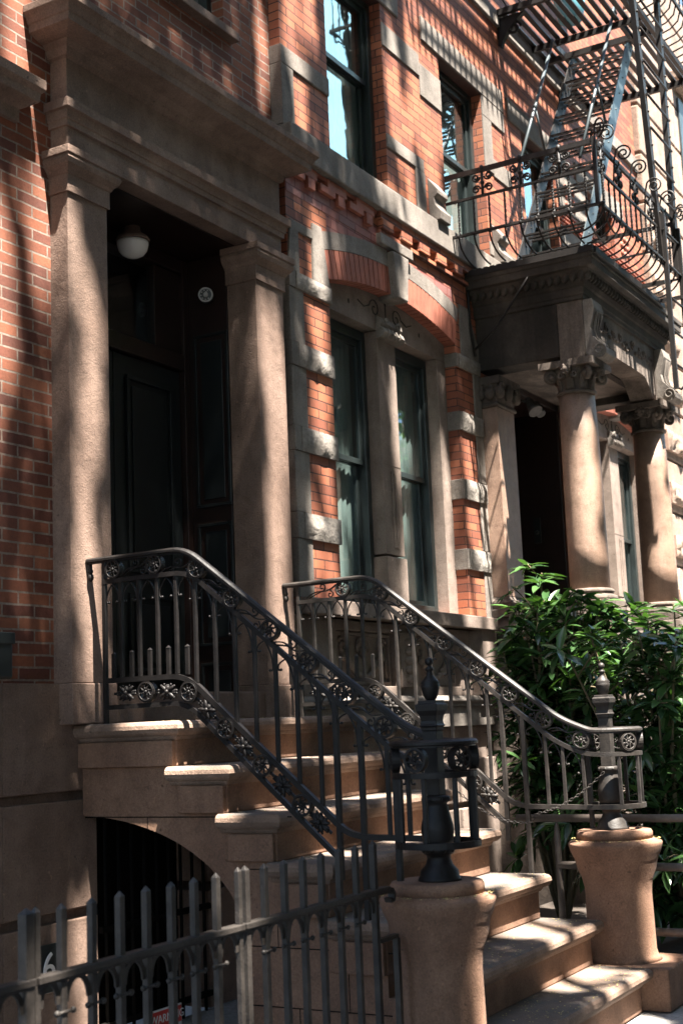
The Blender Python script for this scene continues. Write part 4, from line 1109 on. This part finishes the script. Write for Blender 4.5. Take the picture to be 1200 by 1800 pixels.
# stair between floors
SX0,SZ0,SX1,SZ1=10.30,3.70,12.20,6.52
for y,mt in ((-.38,IRONB),(-.95,IRONBL)):
    m=MB(); m.bar([(SX0,y,SZ0),(SX1,y,SZ1)],.012,.15,(0,1,0))
    d=V(SX1-SX0,0,SZ1-SZ0)
    for i in range(13):
        p=V(SX0,y,SZ0)+d*((i+.5)/13); m.ball((p.x,y-.006,p.z),.009,nu=6,nv=4)
    obj('stringer',m,mt,FE)
for i in range(11):
    t=(i+.7)/11.5; x=SX0+(SX1-SX0)*t; z=SZ0+(SZ1-SZ0)*t
    m=MB()
    for k in range(3): m.box(x-.10+.078*k,x-.10+.078*k+.032,-.938,-.392,z-.007,z+.007)
    obj('stair_tread',m,IRONB,FE)
for y,a,b in ((-.95,(11.673,6.527),(10.45,4.68)),(-.38,(11.50,6.30),(10.45,4.70))):
    m=MB(); m.tube([(b[0],y,b[1]),(a[0],y,a[1])],.016,8,(0,1,0))
    dx=(a[0]-b[0]); dz=a[1]-b[1]
    p=(b[0]+dx*.5,b[1]+dz*.5); m.tube([(p[0],y,p[1]),(p[0]+.22,y,p[1]-.42)],.012,6,(0,1,0))
    m.tube([(a[0],y,a[1]),(a[0]+.06,y,a[1]+.12),(a[0]+.14,y,a[1]+.1)],.014,8,(0,1,0)); m.ball((b[0]+dx*.5,y,b[1]+dz*.5),.024,nu=8,nv=5)
    obj('stair_handrail',m,IRONBL,FE)
# upper balcony
UZ=6.50
m=MB(); y=-.13
while y>-1.22:
    x1=11.72 if -1.0<y<-.33 else 13.3
    m.box(10.9,x1,y-.024,y+.024,UZ,UZ+.014)
    if x1<13: m.box(12.08,13.3,y-.024,y+.024,UZ,UZ+.014)
    y-=.085
obj('upper_balcony_slats',m,IRONB,FE)
m=MB(); m.box(10.87,10.91,-1.24,-.09,UZ-.06,UZ-.001); m.box(10.92,13.3,-1.25,-1.21,UZ-.06,UZ-.001); m.box(11.72,11.75,-1.2,-.09,UZ-.06,UZ-.001); m.box(12.03,12.07,-1.2,-.09,UZ-.06,UZ-.001); m.box(13.26,13.3,-1.2,-.09,UZ-.06,UZ-.001)
m.box(11.76,12.02,-.345,-.31,UZ-.06,UZ-.001); m.box(11.76,12.02,-1.03,-.99,UZ-.06,UZ-.001)
obj('upper_balcony_frame',m,IRONB,FE)
for x in (10.95,12.5):
    m=MB(); m.prism([(-.085,UZ-.065),(-.085,UZ-.33),(-.115,UZ-.35),(-.13,UZ-.29),(-.19,UZ-.21),(-.28,UZ-.12),(-.36,UZ-.065)][::-1],'x',x-.03,x+.03)
    m.tube(spiral((x,-.24,UZ-.19),V(0,-1,0),V(0,0,1),.07,.015,0,1.5,22),.015,6,(1,0,0)); obj('upper_bracket',m,IRONB,FE,.006)
for nm,z in (('upper_top_rail',7.35),('upper_middle_rail',7.12),('upper_belly_rail',6.70)):
    m=MB(); m.bar([(10.66,-.09,z),(10.66,-1.449,z),(10.66,-1.45,z),(10.661,-1.45,z),(13.4,-1.45,z)],.03,.022,(0,0,1)); obj(nm,m,IRONB,FE)
for i in range(19):
    x=10.70+.14*i; m=twist((x,-1.45,6.69),(x,-1.45,7.12)); m.tube([(x,-1.45,6.70),(x,-1.42,6.60),(x,-1.34,6.54),(x,-1.24,6.515)],.008,6); obj('upper_baluster',m,IRONB,FE)
for i in range(9):
    y=-.2-.135*i; m=twist((10.66,y,6.69),(10.66,y,7.12)); m.tube([(10.66,y,6.70),(10.69,y,6.60),(10.78,y,6.54),(10.89,y,6.515)],.008,6,(0,1,0)); obj('upper_baluster',m,IRONB,FE)
for i in range(4):
    m=MB(); x=10.9+.5*i; c=V(x,-1.45,7.235)
    for s in (-1,1):
        for v in (-1,1): m.tube(spiral(c+V(s*.055,0,v*.05),V(s,0,0),V(0,0,v),.036,.008,PI,1.5,16),.0065,5,(0,1,0))
    obj('scroll_panel',m,IRONB,FE)
TZ=9.1  # third balcony, out of view, added for the slat shadows it throws
m=MB(); y=-.13
while y>-1.24: m.box(8.6,12.6,y-.031,y+.031,TZ,TZ+.014); y-=.094
obj('unseen_third_balcony_slats',m,IRONB,FE)
m=MB(); m.box(8.66,8.70,-1.26,-.09,TZ-.06,TZ-.001); m.box(8.71,12.6,-1.27,-1.23,TZ-.06,TZ-.001)
for x in (9.5,10.3,11.1,11.9): m.box(x,x+.04,-1.22,-.09,TZ-.06,TZ-.001)
obj('unseen_third_balcony_frame',m,IRONB,FE)
for z in (TZ+.16,TZ+.5,TZ+.75):
    m=MB(); m.bar([(8.5,-.09,z),(8.5,-1.449,z),(8.5,-1.45,z),(8.501,-1.45,z),(12.7,-1.45,z)],.03,.024,(0,0,1)); obj('unseen_third_balcony_rail',m,IRONB,FE)
m=MB()
for i in range(38): x=8.55+.11*i; m.box(x-.014,x+.014,-1.458,-1.442,TZ+.02,TZ+.74)
for i in range(11): y=-.2-.115*i; m.box(8.492,8.508,y-.008,y+.008,TZ+.02,TZ+.74)
obj('unseen_third_balcony_bars',m,IRONB,FE)
# drop ladder on the front
LY=-1.41
for xb,xt,zb in ((11.17,10.90,2.72),(11.63,11.69,3.05)):
    m=MB(); m.box(xb-.016,xb+.016,LY-.02,LY+.02,zb,4.30); m.tube([(xb,LY,zb+.02),(xb,LY-.04,zb-.01),(xb,LY-.08,zb+.02),(xb,LY-.08,zb+.05)],.012,6)
    m.bar([(xb,LY+.035,3.9),(xt,LY+.035,6.3),(xt+(xt-xb)*.9,LY+.035,8.5)],.045,.075,(0,1,0))
    for k in range(14): z=4.0+.3*k; m.ball((xb+(xt-xb)*(z-3.9)/2.4+.01,LY+.01,z),.013,nu=6,nv=4)
    obj('ladder_rail',m,IRONB,FE)
for k in range(18):
    z=2.95+.30*k; t=max(0,(z-3.9)/2.4)
    m=MB(); m.tube([(11.17-.27*t,LY,z),(11.63+.06*t,LY,z)],.011,6,(0,0,1)); obj('ladder_rung',m,IRONB,FE)
for q in ((11.06,PZ-.04),(11.58,PZ-.04),(10.95,UZ-.05)):
    m=MB(); m.box(q[0],q[0]+.04,LY,-1.215 if q[1]<5 else -1.255,q[1],q[1]+.03); obj('ladder_bracket',m,IRONB,FE)
PT=thing('plant_pot','light blue glazed pot standing on the upper fire escape balcony','pot',(11.50,-.60,UZ+.014))
m=MB(); m.lathe((11.50,-.60,UZ+.016),[(.105,0),(.12,.02),(.145,.18),(.155,.27),(.165,.275),(.165,.30),(.15,.302),(.14,.285)],26); obj('body',m,BLUEPOT,PT)
m=MB(); m.lathe((11.50,-.60,UZ+.27),[(.138,0),(.13,.014)],20); obj('soil',m,SOIL,PT)

# ------------------------------------------------------------------ pipe railing beside the planting bed
PR=thing('pipe_railing','rusty iron pipe railing between the right pedestal and the shrub','railing',(7.3,-2.0,GZ))
for z in (-.572,-.83,-1.17):
    m=MB(); m.tube([(7.3,-1.36 if z>-.6 else -1.6,z),(7.3,-2.2,z-.002),(7.3,-3.2,z)],.022,14); obj('rail',m,PIPE,PR)
m=MB(); m.lathe((7.3,-1.60,GZ),[(.019,0),(.019,.80),(.014,.85),(.004,.885)],12); obj('post',m,PIPE,PR)
m=MB(); m.lathe((7.3,-3.1,GZ),[(.019,0),(.019,.80),(.014,.85),(.004,.885)],12); obj('post',m,PIPE,PR)
# ------------------------------------------------------------------ laurel shrubs
def leaf(mb,p,d,up,L,w,curl):
    s=d.cross(up); 
    if s.length<1e-3: s=V(1,0,0)
    s.normalize(); n=s.cross(d).normalized()
    pr=[(0,.10),(.22,.72),(.5,1.0),(.78,.66),(1,.03)]
    vs=[]
    for t,k in pr:
        c=p+d*L*t-n*curl*L*t*t
        e=w*k*.5
        vs+= [c-s*e+n*e*.35,c,c+s*e+n*e*.35]
    fs=[]
    for i in range(4):
        a=i*3; fs+= [(a,a+1,a+4,a+3),(a+1,a+2,a+5,a+4)]
    mb.add(vs,fs,True)
def shrub(name,label,base,tips,nleaf,spread,seed,Lr=(.11,.185)):
    rnd=random.Random(seed)
    P=thing(name,label,'shrub',base)
    st=MB(); lf=MB(); B=Vector(base)
    for t in tips:
        t=Vector(t); mid=B.lerp(t,.5)+V(rnd.uniform(-.15,.15),rnd.uniform(-.12,.12),.1)
        pth=[]
        for i in range(9):
            q=i/8; pth.append(B*(1-q)**2+mid*2*q*(1-q)+t*q*q)
        st.tube(pth,.012,5,(1,0,0),False,[1.4-.12*i for i in range(9)])
        nw=max(3,int(nleaf/len(tips)/9))
        for k in range(nw):
            q=1-(k/nw)**1.3*.75; 
            p=B*(1-q)**2+mid*2*q*(1-q)+t*q*q
            d0=(t-B).normalized()
            out=Vector((rnd.gauss(0,1),rnd.gauss(0,1),rnd.gauss(.15,.6))).normalized()
            e=p+out*rnd.uniform(.06,spread)*(1 if k else .1)
            st.tube([p,(p+e)/2+V(0,0,.015),e],.0045,4)
            ax=(out*.6+d0*.4+V(0,0,.35)).normalized() if k else d0
            for j in range(rnd.randint(7,11)):
                a=j*2.4+rnd.random(); 
                u=ax.cross(V(.3,.8,.1)).normalized(); w=ax.cross(u)
                dd=(ax*rnd.uniform(.05,.75)+(u*math.cos(a)+w*math.sin(a))).normalized()
                dd=(dd+V(-.08,-.12,-.10)).normalized()
                L=rnd.uniform(*Lr); 
                leaf(lf,e-ax*rnd.uniform(0,.05),dd,V(0,0,1)*.9+dd.cross(V(0,0,1))*rnd.uniform(-.5,.5),L,L*rnd.uniform(.26,.35),rnd.uniform(.05,.35))
    obj('stem',st,TWIG,P); raw_obj('foliage',lf,LAUREL,P)
rr=random.Random(3)
def tips(xr,yr,ztop,n):
    out=[]
    for i in range(n):
        x=rr.uniform(*xr); y=rr.uniform(*yr); out.append((x,y,ztop(x,y)+rr.uniform(-.95,.0)*(rr.random()**.6)))
    return out
shrub('laurel_shrub','tall glossy dark green laurel shrub in front of the porch column, nearest the stoop',(8.7,-1.05,GZ+.05),
      [(9.0,-.93,1.0),(8.85,-.80,.78),(8.9,-.70,.55),(8.6,-.78,.42),(9.0,-1.15,.72),(8.9,-1.3,.45),(8.5,-.9,.15),(9.1,-1.4,.6)]+tips((8.45,9.25),(-1.5,-.85),lambda x,y:.80,34),4600,.26,11)
shrub('laurel_shrub','lower spreading laurel shrub behind the right pedestal at the photo edge',(8.6,-1.9,GZ+.05),
      [(8.7,-1.75,.62),(8.9,-1.9,.70),(8.6,-2.05,.50),(8.3,-1.7,.3),(8.4,-2.1,.2),(8.1,-1.85,-.1)]+tips((7.8,9.0),(-2.3,-1.45),lambda x,y:.55,28)+tips((7.6,8.6),(-2.4,-1.3),lambda x,y:-.35,18),4200,.28,12)

# ------------------------------------------------------------------ street trees (out of frame; they cast the dappled shade and show in the window glass)
def canopy_leaf(mb,p,rnd,s):
    d=Vector((rnd.gauss(0,1),rnd.gauss(0,1),rnd.gauss(0,.5))).normalized(); q=d.cross(Vector((rnd.gauss(0,1),rnd.gauss(0,1),rnd.gauss(0,1)))).normalized()
    mb.add([p-d*s*.5,p+q*s*.32,p+d*s*.5,p-q*s*.32],[(0,1,2,3)])
SUN=V(-.39,-.92,2.5).normalized()
# lit openings in the canopy, given as (wall x, y of the receiver, z, half width, half height)
LIT=[]
def lit(x,y,z,rx,rz): LIT.append((x-.424*y,z+2.717*y,rx,rz))
for a in ((4.36,0,2.2,.12,.5),(4.50,0,1.75,.06,.35),(4.42,0,1.2,.06,.4),(4.72,0,3.55,.10,.45),(4.9,0,2.55,.07,.35),(4.60,0,2.1,.08,.5),
          (5.12,-.117,1.9,.06,.45),(5.05,-.117,1.1,.05,.5),(5.1,-.117,.5,.05,.25),(5.0,-.117,2.35,.04,.2),
          (6.85,-.117,1.9,.11,.75),(6.80,-.117,.9,.09,.5),(6.72,-.117,2.35,.05,.2),(6.9,-.117,.35,.05,.2),
          (7.45,-.08,2.7,.10,.16),(7.5,-.08,2.15,.09,.13),(7.42,-.08,2.0,.07,.25),(7.5,-.08,3.15,.1,.2),(7.5,-.08,1.55,.05,.2),(7.3,-.08,1.1,.05,.3),(7.5,-.08,1.0,.05,.15),
          (7.35,-.08,4.15,.07,.3),(7.25,-.08,4.7,.06,.5),(7.5,-.08,5.0,.05,.3),(7.0,0,4.4,.05,.3),
          (8.85,-.08,3.3,.12,.14),(9.15,-.08,3.25,.2,.2),(9.45,-.08,3.5,.2,.2),(9.0,-.08,3.7,.25,.12),(8.5,-.08,3.83,.3,.1),
          (8.75,-.08,4.8,.08,.5),(8.95,-.08,4.4,.06,.35),(9.1,-.08,4.9,.05,.4),(9.35,-.08,4.5,.1,.5),(9.1,-.08,5.5,.1,.3),
          (8.15,.2,1.3,.07,.55),(8.3,.2,1.75,.05,.2),(9.0,.2,1.35,.08,.5),(9.15,.2,1.8,.05,.25),(8.7,.02,2.3,.05,.4),(9.5,.02,1.6,.05,.6),(9.75,-.08,2.1,.1,.16),(9.75,-.08,1.6,.08,.2),(9.8,-.08,1.0,.08,.2),
          (5.95,-.85,.05,.1,.5),(5.35,-1.1,-.16,.12,.4),(6.2,-1.1,-.16,.3,.25),(5.4,-1.35,-.375,.12,.3),(6.3,-1.35,-.375,.4,.3),(6.4,-1.6,-.585,.35,.35),(6.3,-1.85,-.815,.25,.3),(6.5,-1.85,-.815,.2,.3),
          (6.2,-2.1,-1.04,.14,.3),(6.5,-2.12,-1.04,.15,.2),(6.1,-2.35,-1.26,.2,.25),(6.5,-2.35,-1.26,.15,.3),
          (5.0,-2.2,-1.05,.13,.4),(7.05,-2.22,-1.0,.13,.4),(7.0,-2.1,-.3,.12,.5),(7.0,-2.04,.15,.08,.25),
          (5.03,-.3,-.28,.15,.08),(5.03,-.95,-.28,.08,.15),(3.7,-1.97,-.65,.05,.2),(3.55,-1.97,-.6,.04,.3),(2.75,-1.97,-.7,.06,.2),
          (6.85,-1.0,.6,.15,.6),(6.85,-1.5,.15,.2,.6),(6.85,-1.9,-.25,.2,.5),(6.85,-.5,.75,.15,.25),(7.6,-.1,.35,.12,.3),(8.3,-.1,.5,.12,.2),(9.0,-.1,.15,.2,.2),(9.8,-.13,.45,.08,.25)): lit(*a)
LIT.append((5.28,-1.7,.17,1.1))
def in_lit(a,b,f=1.0):
    for (x,z,rx,rz) in LIT:
        if ((a-x)/((rx*.85+.045)*f))**2+((b-z)/((rz*.9+.15)*f))**2<1: return True
    return False
rt=random.Random(21); cr=MB()
def hole(a,b):
    # a gap in the foliage seen along the sun ray that lands at facade coordinate (a, b)
    nz=noise.noise(Vector((a*2.1,b*.72,1.7)))+.55*noise.noise(Vector((a*5.5,b*1.9,7.7)))
    if a>9.1 and b>4.3: return True
    if a>8.6 and -6<b<-1.6 and nz<-.03: return True
    if 10.1<a<12.7 and -2.4<b<1.2: return nz<.12
    if b>2.4 and 7.1<a<9.1: return nz<(-.72 if a<8.3 else -.42)
    thr=-.75 if a<7.1 else (-.58 if a<8.4 else (-.30 if a<9.4 else (.0 if a<10.3 else .45)))
    return nz<thr
cnt=0
for i in range(36000):
    a=rt.uniform(1.2,12.5); b=rt.uniform(-8.6,7.5)
    if hole(a,b) or in_lit(a,b,1.05): continue
    y=rt.uniform(-7.2,-3.3); z=b-2.717*y; x=a+.424*y
    if z<6.6 or z>18: 
        y=-(rt.uniform(7,15)-b)/2.717
        if y>-2.9 or y<-9: continue
        z=b-2.717*y; x=a+.424*y
    cnt+=1
    for k in range(4):
        p=V(x,y,z)+V(rt.gauss(0,.06),rt.gauss(0,.06),rt.gauss(0,.09))
        pa,pb=p.x-.424*p.y,p.z+2.717*p.y
        if in_lit(pa,pb,.92) or hole(pa,pb): continue
        canopy_leaf(cr,p,rt,rt.uniform(.09,.15))
print('clumps',cnt,len(cr.f))
T1=thing('street_tree','leafy street tree on the sidewalk shading the house fronts','tree',(3.2,-6.9,GZ),'street trees')
raw_obj('crown',cr,TREELEAF,T1)
m=MB(); m.tube([(3.2,-6.9,GZ),(3.25,-6.9,1.5),(3.3,-6.8,4.5),(3.6,-6.4,8),(4.0,-6,11)],.20,12,(1,0,0),False,[1.2,1,.9,.6,.3])
for q in ((5.5,-5,9.5),(1.5,-5,10),(6.5,-6.8,10),(4,-4,11)): m.tube([(3.4,-6.7,5.5),((3.4+q[0])/2,(-6.7+q[1])/2,7.9),q],.08,8,(1,0,0),False,[1,.7,.3])
obj('trunk',m,BARK,T1)
for sd,(tx,ty,zc,rad) in enumerate(((15.5,-6.4,5.5,2.8),(22,-6.4,6.0,3.2),(30,-6.4,6.0,3.2))):
    T=thing('street_tree','leafy street tree farther along the sidewalk, seen only in window reflections','tree',(tx,ty,GZ),'street trees')
    rt=random.Random(40+sd); c=MB()
    for i in range(520):
        v=Vector((rt.gauss(0,1),rt.gauss(0,1),rt.gauss(0,1))).normalized()*rad*rt.random()**.4
        if noise.noise(v*.8+Vector((sd,0,0)))<-.12: continue
        for k in range(10): canopy_leaf(c,Vector((tx,ty,zc))+Vector((v.x,v.y*.8,v.z*1.1))+Vector((rt.gauss(0,.2),rt.gauss(0,.2),rt.gauss(0,.15))),rt,rt.uniform(.12,.2))
    raw_obj('crown',c,TREELEAF,T)
    m=MB(); m.tube([(tx,ty,GZ),(tx+.05,ty,1.2),(tx-.05,ty,3.5),(tx,ty,zc+rad*.5)],.17,10,(1,0,0),False,[1.2,1,.85,.4]); obj('trunk',m,BARK,T)
for sd,(tx,ta0,ta1) in enumerate(((0.5,-6,3.6),(8.5,3.4,11.5),(17,11,22))):  # unseen crowns added to shade the pavement and cut its bounce light
    T=thing('street_tree','wide leafy street tree added unseen over the kerb behind the camera, throwing shade on the sidewalk','tree',(tx,-8.2,GZ),'street trees')
    c=MB(); rt=random.Random(60+sd)
    for i in range(int(2300*(ta1-ta0)/8)):
        a=rt.uniform(ta0,ta1); b=rt.uniform(-26,-8.4); z=rt.uniform(7.5,11.5); y=(b-z)/2.717; x=a+.424*y
        if noise.noise(Vector((a*1.3,b*.5,3.3)))<-.42: continue
        for k in range(4):
            p=V(x,y,z)+V(rt.gauss(0,.2),rt.gauss(0,.2),rt.gauss(0,.15))
            if p.z+2.717*p.y>-8.5: continue
            canopy_leaf(c,p,rt,rt.uniform(.28,.42))
    raw_obj('crown',c,TREELEAF,T)
    m=MB(); m.tube([(tx,-8.2,GZ),(tx+.05,-8.2,1.2),(tx-.05,-8.4,4.5),(tx,-9,9)],.2,10,(1,0,0),False,[1.2,1,.85,.4]); obj('trunk',m,BARK,T)
for sd,(tx,ty,zc,rx,ry,rz) in enumerate(((2.0,-12.5,9.0,6.0,5.0,3.2),(12.0,-13.0,9.0,6.0,5.0,3.2),(-8.0,-11.0,9,6,6,3.4),(21.0,-13,9,6,4.5,3.2),(-6,-3.5,9.5,5.0,3.2,4))):  # unseen crowns added to block sky light over the street
    T=thing('street_tree','broad leafy street tree added unseen to close the sky over the road, behind the camera','tree',(tx,ty,GZ),'street trees')
    rt=random.Random(80+sd); c=MB()
    for i in range(1500):
        v=Vector((rt.gauss(0,1),rt.gauss(0,1),rt.gauss(0,1))).normalized()*rt.random()**.35
        for k in range(4): canopy_leaf(c,Vector((tx+v.x*rx,ty+v.y*ry,zc+v.z*rz))+Vector((rt.gauss(0,.3),rt.gauss(0,.3),rt.gauss(0,.2))),rt,rt.uniform(.3,.5))
    raw_obj('crown',c,TREELEAF,T)
    m=MB(); m.tube([(tx,ty,GZ),(tx+.05,ty,1.2),(tx-.05,ty,4.5),(tx,ty,zc+rz*.5)],.2,10,(1,0,0),False,[1.2,1,.85,.4]); obj('trunk',m,BARK,T)
# opposite side of the street (only mirrored in the glass; it also closes the street canyon)
for i,(x0,w,h) in enumerate(((-14,9,12),(-4.9,8,13.5),(3.2,9,12.2),(12.3,8,13),(20.4,10,12),(30.5,9,13.5),(39.6,12,12.5))):
    O=thing('opposite_row_house','brick row house across the street, seen only in window reflections','house',(x0+w/2,-20,GZ),'houses across the street')
    op=[]
    for fl in range(4):
        for k in range(3):
            op.append((x0+.9+k*(w-.6)/3,x0+2.1+k*(w-.6)/3,GZ+1.6+fl*2.9,GZ+3.5+fl*2.9))
    mb=wall_grid(x0,x0+w,GZ-.2,GZ+h,op,-20.3,-20); raw_obj('wall',mb,BRICKL if i%2 else FRAMEST,O)
    m=MB()
    for q in op: m.box(q[0],q[1],-20.2,-20.15,q[2],q[3])
    obj('window',m,SASH,O)
    m=MB(); m.box(x0,x0+w,-19.99,-19.6,GZ+h-.4,GZ+h+.1); obj('cornice',m,FRAMEST,O)

# ------------------------------------------------------------------ light, sky, camera
W=bpy.data.worlds.new('World'); S.world=W; W.use_nodes=True; nt=W.node_tree
bg=nt.nodes['Background']; sky=nt.nodes.new('ShaderNodeTexSky'); sky.sky_type='NISHITA'; sky.sun_disc=False
el=math.asin(SUN.z); sky.sun_elevation=el; sky.sun_rotation=math.atan2(SUN.x,SUN.y)
tc=nt.nodes.new('ShaderNodeTexCoord')
dp=N(nt,'ShaderNodeVectorMath',operation='DOT_PRODUCT'); nt.links.new(tc.outputs['Generated'],dp.inputs[0]); dp.inputs[1].default_value=V(.775,-.435,.452).normalized()
mr=N(nt,'ShaderNodeMapRange'); mr.inputs['From Min'].default_value=.975; mr.inputs['From Max'].default_value=.992; nt.links.new(dp.outputs['Value'],mr.inputs['Value'])
cn=noise_tex(nt,tc.outputs['Generated'],7,5,.6); cr_=ramp(nt,cn,[(.30,(.35,.35,.35)),(.62,(1,1,1))])
cm=N(nt,'ShaderNodeMath',operation='MULTIPLY'); nt.links.new(mr.outputs[0],cm.inputs[0]); nt.links.new(cr_,cm.inputs[1])
cl_=mixc(nt,'MIX',cm.outputs[0],sky.outputs[0],(7.5,12.5,14.5))  # bright cloud patch added to the sky to reflect in the upper window
nt.links.new(cl_,bg.inputs[0]); bg.inputs[1].default_value=.05
sd=bpy.data.lights.new('sun','SUN'); sd.energy=5.0; sd.angle=math.radians(.53); sd.color=(1,.93,.84)
so=bpy.data.objects.new('sun',sd); COL.objects.link(so); so.rotation_euler=SUN.to_track_quat('Z','Y').to_euler()
cam=bpy.data.cameras.new('camera'); co=bpy.data.objects.new('camera',cam); COL.objects.link(co)
yaw,pit,rol=1.04725176,.1567971,-.04172576
f=V(math.sin(yaw)*math.cos(pit),math.cos(yaw)*math.cos(pit),math.sin(pit)); r=V(math.cos(yaw),-math.sin(yaw),0); u=r.cross(f)
r2=r*math.cos(rol)+u*math.sin(rol); u2=-r*math.sin(rol)+u*math.cos(rol)
M=Matrix((( r2.x,u2.x,-f.x,0),(r2.y,u2.y,-f.y,-4.5),(r2.z,u2.z,-f.z,0),(0,0,0,1))); co.matrix_world=M
cam.sensor_fit='VERTICAL'; cam.sensor_height=36; cam.sensor_width=24; cam.lens=2360.24/1800*36; cam.clip_end=400; cam.clip_start=.05
cam.dof.use_dof=True; cam.dof.focus_distance=7.2; cam.dof.aperture_fstop=4.0
S.camera=co
S.view_settings.view_transform='Standard'; S.view_settings.look='None'; S.view_settings.gamma=1; S.view_settings.exposure=3.2
